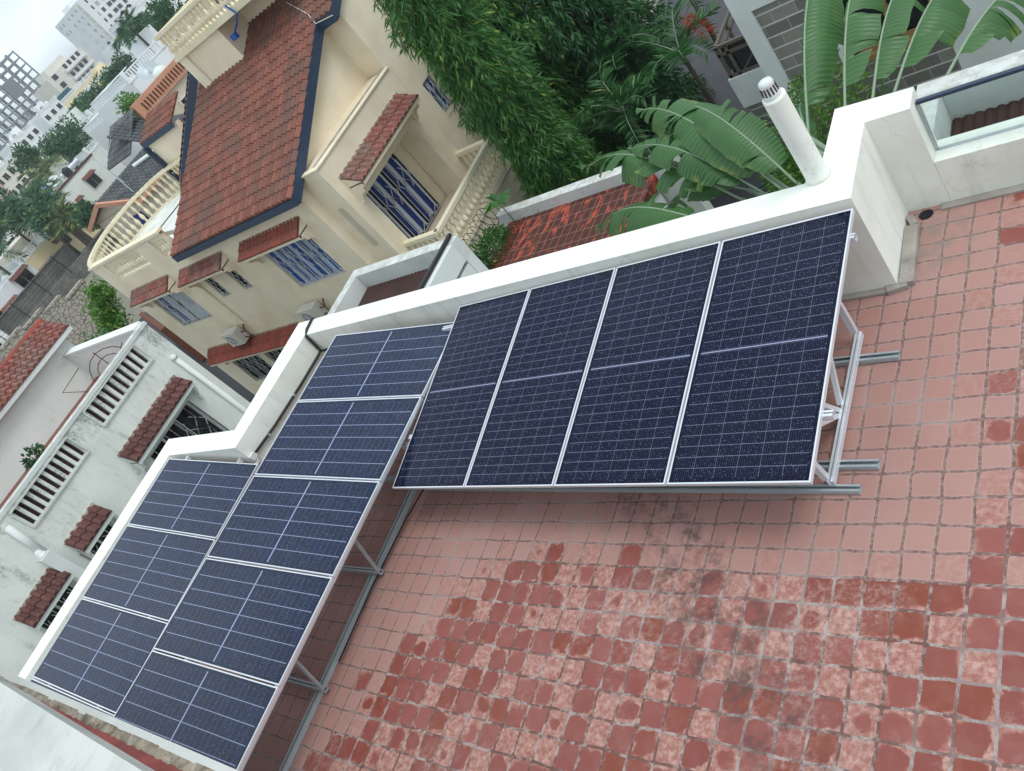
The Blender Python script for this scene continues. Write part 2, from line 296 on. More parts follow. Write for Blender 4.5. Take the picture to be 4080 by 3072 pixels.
def solar(name, w, L, strong):
    """half-cut solar laminate under wet glass; the sheet's own x runs across the panel, its y up the slope"""
    g = N(name); o = g.obj(); s = g.sep(o); mx_ = .028; my = .035; mid = .012
    cw = (w - 2*mx_)/6; ch = (L - 2*my - 2*mid)/24
    def line(v, step, lw):
        f = g.math('SUBTRACT', g.math('FRACT', g.math('ADD', g.math('DIVIDE', v, step), .5)), .5)
        return g.math('SUBTRACT', 1., g.step(g.math('MULTIPLY', g.math('ABSOLUTE', f), step), lw*.5, lw*.5 + .0012))
    u = g.math('SUBTRACT', s[0], mx_)
    v0 = g.math('SUBTRACT', s[1], L/2); va = g.math('SUBTRACT', g.math('ABSOLUTE', v0), mid)
    colL = line(u, cw, .0036 if not strong else .0058); rowL = line(va, ch, .0042 if not strong else .0022)
    bus = line(u, cw/10, .0014)
    inx = g.math('MULTIPLY', g.math('GREATER_THAN', u, .012), g.math('LESS_THAN', u, w - 2*mx_ - .012)); iny = g.math('MULTIPLY', g.math('GREATER_THAN', va, .0), g.math('LESS_THAN', va, 12*ch - .01))
    ins = g.math('MULTIPLY', inx, iny)
    cen = g.math('MULTIPLY', g.math('LESS_THAN', g.math('ABSOLUTE', v0), .005 if not strong else .007), inx)
    cell = g.comb(g.math('FLOOR', g.math('DIVIDE', u, cw)), g.math('FLOOR', g.math('DIVIDE', va, ch)), g.math('SIGN', v0))
    wn_ = g.n('ShaderNodeTexWhiteNoise', noise_dimensions='3D'); g.put(wn_.inputs['Vector'], cell)
    c = g.mix(wn_.outputs['Value'], H('#080e26') if not strong else H('#0b1834'), H('#0a122f') if not strong else H('#0f2044')); c = g.mix(g.math('MULTIPLY', g.noise(o, 1.3, 3), .6), c, H('#070b20') if not strong else H('#10182c'))
    c = g.mix(g.math('MULTIPLY', g.math('MULTIPLY', bus, ins), .13), c, H('#7e88ac'))
    vor = g.n('ShaderNodeTexVoronoi'); g.put(vor.inputs['Vector'], o); vor.inputs['Scale'].default_value = 74; vor.inputs['Randomness'].default_value = .9
    vc = g.sep(vor.outputs['Color'])
    drop = g.math('SUBTRACT', 1., g.step(vor.outputs['Distance'], .12, g.math('ADD', .22, g.math('MULTIPLY', vc[0], .26))))
    drop = g.math('MULTIPLY', drop, g.step(vc[1], .25, .5))
    dry = g.noise(g.scale(o, (1.2, 9, 1)), 1.1, 6, .6); clear = g.step(dry, .56 if strong else .62, .66 if strong else .74)
    drop = g.math('MULTIPLY', drop, g.math('SUBTRACT', 1., clear))
    LC = H('#aab4d6') if strong else H('#a5adcc')
    c = g.mix(g.math('MULTIPLY', g.math('MULTIPLY', rowL, ins), .20 if strong else .30), c, LC); c = g.mix(g.math('MULTIPLY', g.math('MULTIPLY', colL, ins), .62 if strong else .22), c, LC)
    c = g.mix(g.math('MULTIPLY', cen, .90 if strong else .75), c, LC)
    c = g.mix(g.math('MULTIPLY', drop, .26), c, H('#a3b0d4'))
    g.bump(g.math('ADD', drop, g.math('MULTIPLY', g.noise(o, 9, 3), .10)), .35, .003)
    g.fin(c, g.math('ADD', .10, g.math('MULTIPLY', drop, .2)), 0, .34 if strong else .16)
    return g.m
W2, L2 = 1.134*.965, 2.279*.965
W1, L1 = 1.134*.910, 2.279*.910
WB, LB = 1.134*.903, 2.279*.903
M['solar_a'] = solar('solar_glass_near', W2, L2, False)
M['solar_b'] = solar('solar_glass_far', W1, L1, True)
g_ = N('clear_glass'); g_.fin((.82, .90, .88, 1), .03); g_.b.inputs['Transmission Weight'].default_value = 1.0; g_.b.inputs['IOR'].default_value = 1.02
M['glass'] = g_.m

# ------------------------------------------------------------------ mesh builder
OFF = {}
class MB:
    def __init__(s): s.v = []; s.f = []; s.uv = None
    def add(s, vs, fs):
        b = len(s.v); s.v += [tuple(v) for v in vs]; s.f += [tuple(i + b for i in f) for f in fs]; return s
    def box(s, x0, x1, y0, y1, z0, z1):
        if x0 > x1: x0, x1 = x1, x0
        if y0 > y1: y0, y1 = y1, y0
        if z0 > z1: z0, z1 = z1, z0
        return s.add([(x0,y0,z0),(x1,y0,z0),(x1,y1,z0),(x0,y1,z0),(x0,y0,z1),(x1,y0,z1),(x1,y1,z1),(x0,y1,z1)],
                     [(0,3,2,1),(4,5,6,7),(0,1,5,4),(1,2,6,5),(2,3,7,6),(3,0,4,7)])
    def bar(s, a, b, w, h, up=(0,0,1)):
        a, b = Vector(a), Vector(b); d = (b - a).normalized(); u = Vector(up)
        if abs(d.dot(u)) > .98: u = Vector((0,1,0))
        r = d.cross(u).normalized(); u = r.cross(d).normalized(); r *= w/2; u *= h/2
        vs = [a-r-u, a+r-u, a+r+u, a-r+u, b-r-u, b+r-u, b+r+u, b-r+u]
        return s.add(vs, [(0,1,2,3),(7,6,5,4),(0,4,5,1),(1,5,6,2),(2,6,7,3),(3,7,4,0)])
    def channel(s, a, b, w, h, t=.006, up=(0,0,1)):
        """C/strut channel, open on its upper side"""
        a, b = Vector(a), Vector(b); d = (b - a).normalized(); u = Vector(up); r = d.cross(u).normalized(); u = r.cross(d).normalized()
        s.bar(a - u*(h/2 - t/2), b - u*(h/2 - t/2), w, t, up)
        for k in (-1, 1):
            s.bar(a + r*k*(w/2 - t/2) + u*t/2, b + r*k*(w/2 - t/2) + u*t/2, t, h - t, up)
            s.bar(a + r*k*(w/2 - t*1.9) + u*(h/2), b + r*k*(w/2 - t*1.9) + u*(h/2), t*2.6, t, up)
        return s
    def prism(s, pts, z0, z1):
        n = len(pts); vs = [(x, y, z0) for x, y in pts] + [(x, y, z1) for x, y in pts]
        return s.add(vs, [tuple(range(n))[::-1], tuple(range(n, 2*n))] + [(i, (i+1) % n, n + (i+1) % n, n + i) for i in range(n)])
    def tube(s, pts, r, n=8, cap=True):
        pts = [Vector(p) for p in pts]; rr = r if isinstance(r, (list, tuple)) else [r]*len(pts); b = len(s.v); prev = None
        for i, p in enumerate(pts):
            d = (pts[min(i+1, len(pts)-1)] - pts[max(i-1, 0)]).normalized()
            if prev is None: prev = Vector((0,0,1)) if abs(d.z) < .9 else Vector((1,0,0))
            x = d.cross(prev).normalized(); y = x.cross(d).normalized(); prev = y
            for k in range(n):
                a = 2*PI*k/n; s.v.append(tuple(p + (x*math.cos(a) + y*math.sin(a))*rr[i]))
        for i in range(len(pts)-1):
            for k in range(n): s.f.append((b+i*n+k, b+i*n+(k+1) % n, b+(i+1)*n+(k+1) % n, b+(i+1)*n+k))
        if cap: s.f.append(tuple(b+k for k in range(n))[::-1]); s.f.append(tuple(b+(len(pts)-1)*n+k for k in range(n)))
        return s
    def lathe(s, c, prof, n=10, sx=1.):
        b = len(s.v); c = Vector(c)
        for r, z in prof:
            for k in range(n): a = 2*PI*k/n; s.v.append((c.x + r*math.cos(a)*sx, c.y + r*math.sin(a), c.z + z))
        for i in range(len(prof)-1):
            for k in range(n): s.f.append((b+i*n+k, b+i*n+(k+1) % n, b+(i+1)*n+(k+1) % n, b+(i+1)*n+k))
        s.f.append(tuple(b+k for k in range(n))[::-1]); s.f.append(tuple(b+(len(prof)-1)*n+k for k in range(n)))
        return s
    def tiles(s, o, u, v, width, length, tw=.21, cl=.32, amp=.035, thick=.035, th=.03):
        """pantile surface: o corner at the top, u along the eave, v down the slope"""
        o, u, v = Vector(o), Vector(u).normalized(), Vector(v).normalized(); n = u.cross(v).normalized()
        if n.z < 0: n = -n
        cols = max(2, round(width/tw)); tw = width/cols; rows = max(1, round(length/cl)); cl = length/rows; K = 6
        prof = [0, .80, 1.0, .92, .55, .0]
        for j in range(rows):
            b = len(s.v); m = cols*K + 1
            for r in range(3):
                vv = (j*cl, (j+1)*cl + .02, (j+1)*cl + .02)[r]; lift = (0., thick, 0.)[r]
                for i in range(m):
                    jig = random.uniform(-.004, .004) if r == 1 else 0
                    s.v.append(tuple(o + u*(i/K*tw) + v*(vv + jig) + n*(amp*1.9*prof[i % K]*(0 if r == 2 else 1) + lift + (0 if r < 2 else -.005))))
            for r in range(2):
                for i in range(m-1): s.f.append((b+r*m+i, b+r*m+i+1, b+(r+1)*m+i+1, b+(r+1)*m+i))
        a = [o - n*.004, o + u*width - n*.004, o + u*width + v*length - n*.004, o + v*length - n*.004]
        s.add(a + [q - n*th for q in a], [(0,1,2,3),(7,6,5,4),(0,4,5,1),(1,5,6,2),(2,6,7,3),(3,7,4,0)])
        return s
    def wall(s, o, u, width, z0, z1, holes=(), depth=.12, arch=False):
        """upright wall face from o along u, with real openings (u0,u1,z0,z1) and reveals going back into the wall"""
        o = Vector((o[0], o[1], 0)); u = Vector((u[0], u[1], 0)).normalized(); nb = Vector((-u.y, u.x, 0))   # inward = left of u
        us = sorted({0., width, *[h[0] for h in holes], *[h[1] for h in holes]}); zs = sorted({z0, z1, *[h[2] for h in holes], *[h[3] for h in holes]})
        P = lambda a, z, d=0: tuple(o + u*a + nb*d + Vector((0,0,z)))
        for i in range(len(us)-1):
            for j in range(len(zs)-1):
                a, b_, c, d = us[i], us[i+1], zs[j], zs[j+1]; mu, mz = (a+b_)/2, (c+d)/2
                if any(h[0] < mu < h[1] and h[2] < mz < h[3] for h in holes): continue
                s.add([P(a,c), P(b_,c), P(b_,d), P(a,d)], [(0,1,2,3)])
        for h in holes:
            a, b_, c, d = h[:4]; D = h[4] if len(h) > 4 else depth
            s.add([P(a,c), P(b_,c), P(b_,d), P(a,d), P(a,c,D), P(b_,c,D), P(b_,d,D), P(a,d,D)], [(0,4,5,1),(1,5,6,2),(2,6,7,3),(3,7,4,0)])
        return s
    def build(s, name, mat, parent=None, smooth=False, local=False):
        off = Vector((0,0,0)) if (local or parent is None) else OFF.get(parent.name, Vector((0,0,0)))
        me = bpy.data.meshes.new(name)
        vs = s.v if off.length == 0 else [(a-off.x, b-off.y, c-off.z) for a, b, c in s.v]
        me.from_pydata(vs, [], s.f); me.materials.append(mat)
        if smooth: me.polygons.foreach_set('use_smooth', [True]*len(me.polygons))
        me.update(); o = bpy.data.objects.new(name, me); col.objects.link(o)
        if parent is not None: o.parent = parent; OFF[o.name] = off
        return o
def tag(o, label=None, cat=None, group=None, kind=None):
    if label: o['label'] = label
    if cat: o['category'] = cat
    if group: o['group'] = group
    if kind: o['kind'] = kind
    return o
def empty(name, loc, label=None, cat=None, group=None):
    o = bpy.data.objects.new(name, None); col.objects.link(o); o.location = loc; o.empty_display_size = .2; OFF[o.name] = Vector(loc)
    return tag(o, label, cat, group)
def part(name, mb, mat, parent, smooth=False): return mb.build(name, M[mat] if isinstance(mat, str) else mat, parent, smooth)
def struct(name, mb, mat): return tag(mb.build(name, M[mat]), kind='structure')
def copy_obj(o, parent=None):
    c = o.copy(); col.objects.link(c)
    if parent is not None: c.parent = parent
    return c
BAL = [(.045,0),(.045,.05),(.03,.07),(.035,.10),(.062,.20),(.066,.26),(.05,.34),(.028,.42),(.024,.47),(.034,.50),(.028,.53),(.05,.62),(.055,.68),(.035,.76),(.045,.79),(.045,.85)]
def balustrade(parent, pts, z, h, mat, n=None, gap=.19, rail=True, railmat=None, rw=.16, base=True, name='balustrade'):
    """turned balusters in two shades of plaster between a bottom plinth and a moulded handrail, along a polyline"""
    pts = [Vector((p[0], p[1], z)) for p in pts]; mb = MB()
    for a, b in zip(pts[:-1], pts[1:]):
        if base: mb.bar(a + Vector((0,0,.03)), b + Vector((0,0,.03)), rw*.8, .06)
        e = (b - a).normalized()*.02
        mb.bar(a + Vector((0,0,h-.05)) - e, b + Vector((0,0,h-.05)) + e, rw, .10); mb.bar(a + Vector((0,0,h-.115)), b + Vector((0,0,h-.115)), rw*.75, .03)
    rl = part(name, mb, railmat or mat, parent)
    tot = sum((b-a).length for a, b in zip(pts[:-1], pts[1:])); k = n or max(2, int(tot/gap)); k0 = (h - .19)/.85; off = OFF[rl.name]
    proto = MB().lathe((0,0,0), [(r*1.22, zz*k0) for r, zz in BAL], 9).build('baluster', M[mat], rl, True, True); first = True
    for i in range(k):
        t = (i + .5)/k*tot
        for a, b in zip(pts[:-1], pts[1:]):
            l = (b-a).length
            if t <= l: p = a + (b-a)*(t/l); break
            t -= l
        o = proto if first else copy_obj(proto, rl); first = False
        o.location = p + Vector((0,0,.06)) - off
    return rl

# ================================================================== OUR ROOF TERRACE
f = MB()
f.box(-5.8, 7, -4.4, 2.74, -.25, 0).box(-7.75, -5.8, -4.4, .9, -.25, 0).box(1.66, 7, 2.74, 3.5, -.25, 0)
struct('terrace_floor', f, 'terrace')
own = empty('terrace_building', (-1, 1, -6.4), 'white building under the tiled roof terrace, with plain white parapets', 'building')
inn = [(2.02,3.44),(1.675,3.45),(1.70,2.57),(-5.8,2.70),(-5.81,.85),(-7.72,.85),(-7.62,-2.30),(-7.58,-4.4)]
out = [(-7.86,-4.4),(-7.90,-2.42),(-8.13,1.16),(-6.14,1.15),(-6.22,3.0),(-2.28,2.95),(-.17,2.915),(1.28,2.89),(1.39,3.08),(1.385,3.77),(2.02,3.71)]
part('parapet_wall', MB().prism((inn + out)[::-1], -1.0, 1.01), 'white', own)
part('outer_wall', MB().box(-8.0, -7.6, -4.4, 1.1, -6.4, -1.003).box(-7.6, -6.0, .9, 1.12, -6.4, -1.003).box(-6.1, 1.3, 2.72, 2.88, -6.4, -1.003).box(1.42, 7, 3.50, 3.70, -6.4, -1.003), 'greywhite', own)
part('low_wall', MB().box(2.0225, 7, 3.44, 3.71, -1.0, .45), 'white', own)
gl = part('glass_railing', MB().box(2.045, 7, 3.585, 3.597, .452, .93), 'glass', own)
part('top_rail', MB().box(2.03, 7, 3.573, 3.609, .93, .957), 'fascia', gl)
part('glass_channel', MB().box(2.03, 7, 3.575, 3.607, .4505, .456).box(2.0225, 2.045, 3.585, 3.597, .456, .93), 'galv', gl)
# cement skirting around the foot of the parapet block and along the wall
k = MB(); 
for a, b, w_, h_ in (((1.74,3.22),(1.775,2.56),.11,.05), ((1.775,2.58),(1.62,2.545),.10,.045), ((1.0,2.555),(1.66,2.545),.07,.025), ((1.95,3.41),(7,3.40),.09,.02), ((1.76,3.24),(1.70,3.36),.06,.04)):
    k.bar((a[0],a[1],h_/2+.001), (b[0],b[1],h_/2+.002), w_, h_)
part('skirting', k, 'cement', own)
part('drain_hole', MB().lathe((1.83,3.36,.001), [(.0,.0),(.055,.0),(.06,.006),(.045,.008)], 10), 'navy', own)
# vent pipe on the parapet
vp = empty('vent_pipe', (1.39,2.93,1.01), 'white painted vent pipe standing on the parapet corner, slotted cap on top', 'pipe')
part('pipe', MB().lathe((1.39,2.93,1.005), [(.105,0),(.092,.03),(.09,.1),(.089,.80),(.088,.82)], 24), 'white', vp, True)
cp = part('cap', MB().lathe((1.385,2.93,1.825), [(.066,0),(.070,.02),(.062,.03),(.056,.105),(.058,.115),(.050,.140),(.02,.15)], 24), 'pvc', vp, True)
s_ = MB()
for i in range(14):
    a = 2*PI*i/14; d = Vector((math.cos(a), math.sin(a), 0)); c0 = Vector((1.385,2.93,0))
    s_.bar(c0 + d*.0615 + Vector((0,0,1.862)), c0 + d*.0575 + Vector((0,0,1.925)), .013, .006, d)
part('slots', s_, 'ventdark', cp)
# conduit draped over the parapet and down to the junction
cb = MB().tube([(-5.86,3.02,.80),(-5.86,3.02,1.00),(-5.84,2.98,1.03),(-5.80,2.78,1.03),(-5.77,2.68,1.0),(-5.775,2.66,.72),(-5.775,2.60,.70),(-5.775,2.1,.70),(-5.775,1.4,.72),(-5.775,.92,.76)], .019, 8)
cb.tube([(-5.775,2.66,.70),(-5.4,2.655,.70),(-5.1,2.65,.66)], .017, 8)
cdt = empty('cable_conduit', (-5.8,2.0,.7), 'black cable conduit draped over the parapet and clipped along its inner face', 'cable')
part('conduit', cb, 'rubber', cdt, True)
j = MB().box(-5.80,-5.745,.84,.93,.72,.80).tube([(-5.775,.93,.76),(-5.775,.86,.66),(-5.80,.80,.66)], .028, 8)
part('junction', j, 'pvc', cdt)
part('clip', MB().box(-5.806,-5.745,1.87,1.90,.69,.73).box(-5.806,-5.745,1.22,1.25,.70,.74), 'galv', cdt)

# ------------------------------------------------------------------ solar panels
def frame_mb(w, L, t=.035, fw_=.012):
    m = MB(); m.box(0, fw_, 0, L, -t, 0).box(w-fw_, w, 0, L, -t, 0).box(fw_, w-fw_, 0, fw_, -t, 0).box(fw_, w-fw_, L-fw_, L, -t, 0); return m
def panel_proto(w, L, matname):
    r = empty('solar_panel', (0,0,0)); fr = frame_mb(w, L).build('frame', M['alu'], r, False, True)
    gl_ = MB().box(.0122, w-.0122, .0122, L-.0122, -.008, -.0022).build('glass', M[matname], r, False, True)
    bk = MB().box(.0122, w-.0122, .0122, L-.0122, -.014, -.0085).build('back_sheet', M['back'], r, False, True)
    return r
def place(r, o, xd, yd, first, label, group):
    if not first:
        n = copy_obj(r)
        for ch in r.children: copy_obj(ch, n)
        r = n
    xd = Vector(xd).normalized(); yd = Vector(yd); yd = (yd - xd*yd.dot(xd)).normalized(); zd = xd.cross(yd)
    r.matrix_world = Matrix.Translation(Vector(o)) @ Matrix((xd, yd, zd)).transposed().to_4x4()
    tag(r, label, 'solar panel', group); return r
def sc_(o, s): return CAM + (Vector(o) - CAM)*s
G2 = 'solar panels of the row beside the long parapet'
p2 = panel_proto(W2, L2, 'solar_a'); x2 = Vector((.99948,-.0273,.01745)); y2 = Vector((.02473,.99083,.13285)); o2 = sc_((-3.02009,.53597,.44517), .965)
lab2 = ['leftmost solar panel of the long parapet row, its corner over the lower array', 'second solar panel from the left in the long parapet row, in portrait', 'third solar panel from the left in the long parapet row, left of the end one', 'rightmost and nearest solar panel of the parapet row, by the white block']
A2 = [place(p2, o2 + x2*(i*(W2 + .020)), x2, y2, i == 0, lab2[i], G2) for i in range(4)]
GA = 'solar panels of the lower array'
pA = panel_proto(W1, L1, 'solar_b'); xA = Vector((.0082,-.99996,-.0024)); yA = Vector((.9918,.0085,-.1278)); oA = sc_((-5.7236,2.9725,.6526), .910)
labA = ['topmost panel of the lower array\'s right-hand row, tucked behind the portrait row', 'second panel down in the right-hand row of the lower array, wet with rain', 'third panel down in the right-hand row of the lower array, bright blue sheen', 'fourth panel down in the right-hand row of the lower array, beside the floor rail', 'lowest panel of the right-hand row, cut by the bottom edge of the photo']
for i in range(5): place(pA, oA + xA*(i*(1.154*.910)), xA, yA, i == 0, labA[i], GA)
pB = panel_proto(WB, LB, 'solar_b'); xB = Vector((-.0108,-.9996,-.0266)); yB = Vector((.9910,-.0072,-.1337)); oB = sc_((-8.7741,1.1050,.6256), .903)
labB = ['top panel of the lower array\'s left row, streaked with dried rain trails', 'middle panel of the left row by the white parapet, pipe reflected in it', 'pale grey third panel down of the left row along the parapet', 'sliver of panel at the very lower left, half hidden by the pale ledge']
for i in range(4): place(pB, oB + xB*(i*(1.154*.903)), xB, yB, i == 0, labB[i], GA)

# ------------------------------------------------------------------ galvanised stands
def slab_z(o, x, y, px, py):   # height of a panel plane at (px, py)
    n = x.cross(y).normalized(); return o.z - (n.x*(px - o.x) + n.y*(py - o.y))/n.z
rk = empty('panel_stand', (-.6,1.6,0), 'galvanised steel stand with floor channels and triangular legs under the parapet row', 'panel stand')
z2 = lambda px, py: slab_z(o2, x2, y2, px, py) - .035
part('floor_rail', MB().channel((-3.2,2.0,.026),(1.80,1.83,.026), .066, .04), 'galv_dark', rk)
part('floor_rail', MB().channel((-3.2,1.0,.026),(1.78,.86,.026), .066, .04), 'galv_dark', rk)
part('floor_rail', MB().channel((-3.1,.80,.03),(1.68,.66,.026), .06, .04), 'galv_dark', rk)
for py in (2.33, .88):
    a = Vector((-2.95, py + .07, z2(-2.95, py + .07) - .028)); b = Vector((1.735, py - .06, z2(1.735, py - .06) - .028)); part('purlin', MB().channel(a, b, .05, .05), 'alu', rk)
for i, px in enumerate((1.49, .20, -1.10, -2.45)):
    dy = -.028*(px - 1.5); m = MB(); y0, y1 = .68 + dy, 2.06 + dy
    part('base_beam', MB().channel((px, y0, .078), (px, y1, .078), .05, .05), 'alu', rk)
    part('rafter', MB().bar((px, .50 + dy, z2(px, .50 + dy) - .075), (px, 2.50 + dy, z2(px, 2.50 + dy) - .075), .045, .045), 'galv', rk)
    part('post', MB().bar((px - .03, y1, .10), (px - .03, y1 + .02, z2(px, y1) - .08), .05, .04), 'alu', rk)
    part('post', MB().bar((px - .03, y0 + .03, .10), (px - .03, y0 - .03, z2(px, y0) - .08), .05, .04), 'alu', rk)
    for (ya, yb) in ((1.36, 1.86), (1.30, 1.02), (1.26, .74)):
        part('brace', MB().bar((px - .035, ya + dy, .10), (px - .035, yb + dy, z2(px, yb + dy) - .09), .035, .035), 'alu', rk)
part('clamp', MB().add([], []).box(1.675,1.69,1.5,1.5,0,0) if False else MB().bar(o2 + y2*.55 - x2*.012 + Vector((0,0,.004)), o2 + y2*.60 - x2*.012 + Vector((0,0,.004)), .03, .012), 'alu', rk)
rk2 = empty('panel_stand', (-3.3,-.5,0), 'galvanised steel stand with a long floor channel beneath the lower array\'s right row', 'panel stand')
zA = lambda px, py: slab_z(oA, xA, yA, px, py) - .035
zB = lambda px, py: slab_z(oB, xB, yB, px, py) - .035
part('floor_rail', MB().channel((-3.27,1.05,.026),(-3.18,-3.6,.026), .075, .045), 'galv_dark', rk2)
part('floor_rail', MB().channel((-4.7,1.9,.026),(-4.62,-3.6,.026), .075, .045), 'galv_dark', rk2)
part('purlin', MB().channel((-2.86,2.05,zA(-2.9,2.05)-.03),(-2.80,-3.2,zA(-2.9,-3.2)-.03), .05, .055), 'alu', rk2)
part('purlin', MB().channel((-4.30,2.3,zA(-4.30,2.3)-.03),(-4.26,-3.2,zA(-4.28,-3.2)-.03), .05, .05), 'alu', rk2)
for py in (2.0, .92, -.22, -1.46, -2.6):
    part('cross_rail', MB().channel((-4.9, py, .072), (-3.08, py - .02, .072), .05, .045), 'galv_dark', rk2)
    part('post', MB().bar((-3.10, py - .03, .09), (-2.92, py + .06, zA(-2.92, py) - .06), .028, .026), 'galv', rk2)
    part('post', MB().bar((-4.5, py, .09), (-4.5, py, zA(-4.5, py) - .06), .04, .035), 'alu', rk2)
    part('brace', MB().bar((-4.0, py, .09), (-3.1, py, zA(-3.1, py) - .06), .035, .03), 'iron' if py > .5 else 'galv', rk2)
rk3 = empty('panel_stand', (-6.6,-.5,0), 'low steel stand under the panels beside the far white parapet', 'panel stand')
for px in (-7.2, -6.0):
    part('floor_rail', MB().channel((px,.7,.026),(px,-3.4,.026), .075, .045), 'galv_dark', rk3)
    part('purlin', MB().channel((px,.84,zB(px,.84)-.03),(px,-3.2,zB(px,-3.2)-.03), .05, .05), 'alu', rk3)
for py in (.45, -.7, -1.9, -3.0):
    for px in (-7.2, -6.0): part('post', MB().bar((px, py, .05), (px, py, zB(px, py) - .055), .04, .035), 'alu', rk3)
for px in (-4.75, -3.55, -7.2, -6.3):   # little end stubs showing over the top edges
    pass

rgc = random.Random(9)
for i in range(4):
    x_ = -2.6 + i*.85; zt = z2(x_, .75) - .03; part('cable', MB().tube([(x_, .72, zt), (x_+.12, .66, zt-.16-rgc.random()*.1), (x_+.30, .70, zt-.05), (x_+.5, .75, zt-.20*rgc.random()-.05), (x_+.66, .78, zt)], .008, 5), 'rubber', rk)
part('cable', MB().tube([(-3.05,1.9,zA(-3.0,1.9)-.05),(-2.97,1.2,.30),(-2.95,.95,.10),(-3.1,.4,.06),(-3.15,-.4,.05),(-3.1,-1.2,.06)], .010, 5), 'rubber', rk2)
# ------------------------------------------------------------------ the higher roof edge the photographer leans over
hr = empty('upper_roof', (1.2,-3.4,0), 'weathered pale concrete roof edge in the near lower left corner, red shingles under it', 'roof')
part('roof_slab', MB().prism([(-4.0,-4.6),(2.2,-4.6),(2.2,-2.523),(.60,-2.470),(-4.0,-2.33)], 3.78, 3.90), 'slab', hr)
sh = MB().tiles((-4.6,-2.668,3.60), (1,-.006,0), (0,.20,-.33), 6.4, .36, .09, .06, .003, .008)
part('shingle_edge', sh, 'brick_red', hr)
rng = random.Random(3); mm = MB(); xx = -4.6
while xx < 1.75:
    w_ = rng.uniform(.05,.14); h_ = rng.uniform(.02,.05); mm.box(xx, xx+w_+.002, -2.52, -2.458 + rng.uniform(-.010,.006), 3.262 - h_ - .04, 3.262 + rng.uniform(0,.006)); xx += w_
part('mortar_edge', mm, 'mortar', hr)
part('ledge', MB().box(-4.6, 1.8, -2.62, -2.424, 3.06, 3.20), 'greywhite', hr)
part('wall', MB().box(-4.6, 2.1, -4.4, -2.64, 0.001, 3.56), 'greywhite', hr)

# ------------------------------------------------------------------ white light-well frames beyond the parapet
def pergola(x0, x1, y0, y1, zt, bw, bh, zr, label, mid=None):
    r = empty('light_well_frame', ((x0+x1)/2, (y0+y1)/2, zr), label, 'concrete frame')
    part('far_beam', MB().box(x0, x1, y1-bw, y1, zt-bh, zt), 'weathered', r)
    part('side_beam', MB().box(x0, x0+bw, y0, y1-bw-.003, zt-bh, zt), 'weathered', r)
    part('side_beam', MB().box(x1-bw, x1, y0, y1-bw-.003, zt-bh, zt), 'greywhite', r)
    part('post', MB().box(x0+.003, x0+bw-.003, y1-bw, y1-.003, -6.4, zt-bh-.002), 'greywhite', r)
    part('post', MB().box(x1-bw+.003, x1-.003, y1-bw, y1-.003, -6.4, zt-bh-.002), 'greywhite', r)
    part('sill_wall', MB().box(x0+bw, x1-bw-.003, y1-bw+.01, y1-.01, -6.4, zr-.1).box(x1-bw+.01, x1-.01, y0, y1-bw-.003, -6.4, zr-.1), 'greywhite', r)
    part('corrugated_roof', MB().tiles((x0+bw+.01, y1-bw-.01, zr+.02), (1,0,0), (0,-1,-.05), x1-x0-2*bw-.02, y1-y0-bw, .085, 1.4, .009, .006), 'tile_maroon', r)
    return r
pergola(-7.2, -4.66, 3.03, 4.95, .30, .19, .33, .0, 'white concrete frame around a brown corrugated roof, beyond the long parapet')
bm = MB().bar((-4.78,3.1,.34),(-4.78,4.96,.34), .05, .05); o_ = bm.build('gutter_pipe', M['rubber']); tag(o_, 'black pipe lying along the top of the white concrete frame', 'pipe')
pergola(1.80, 6.4, 3.73, 4.50, .50, .20, .33, .16, 'white concrete frame around a brown roof, seen through the glass railing')

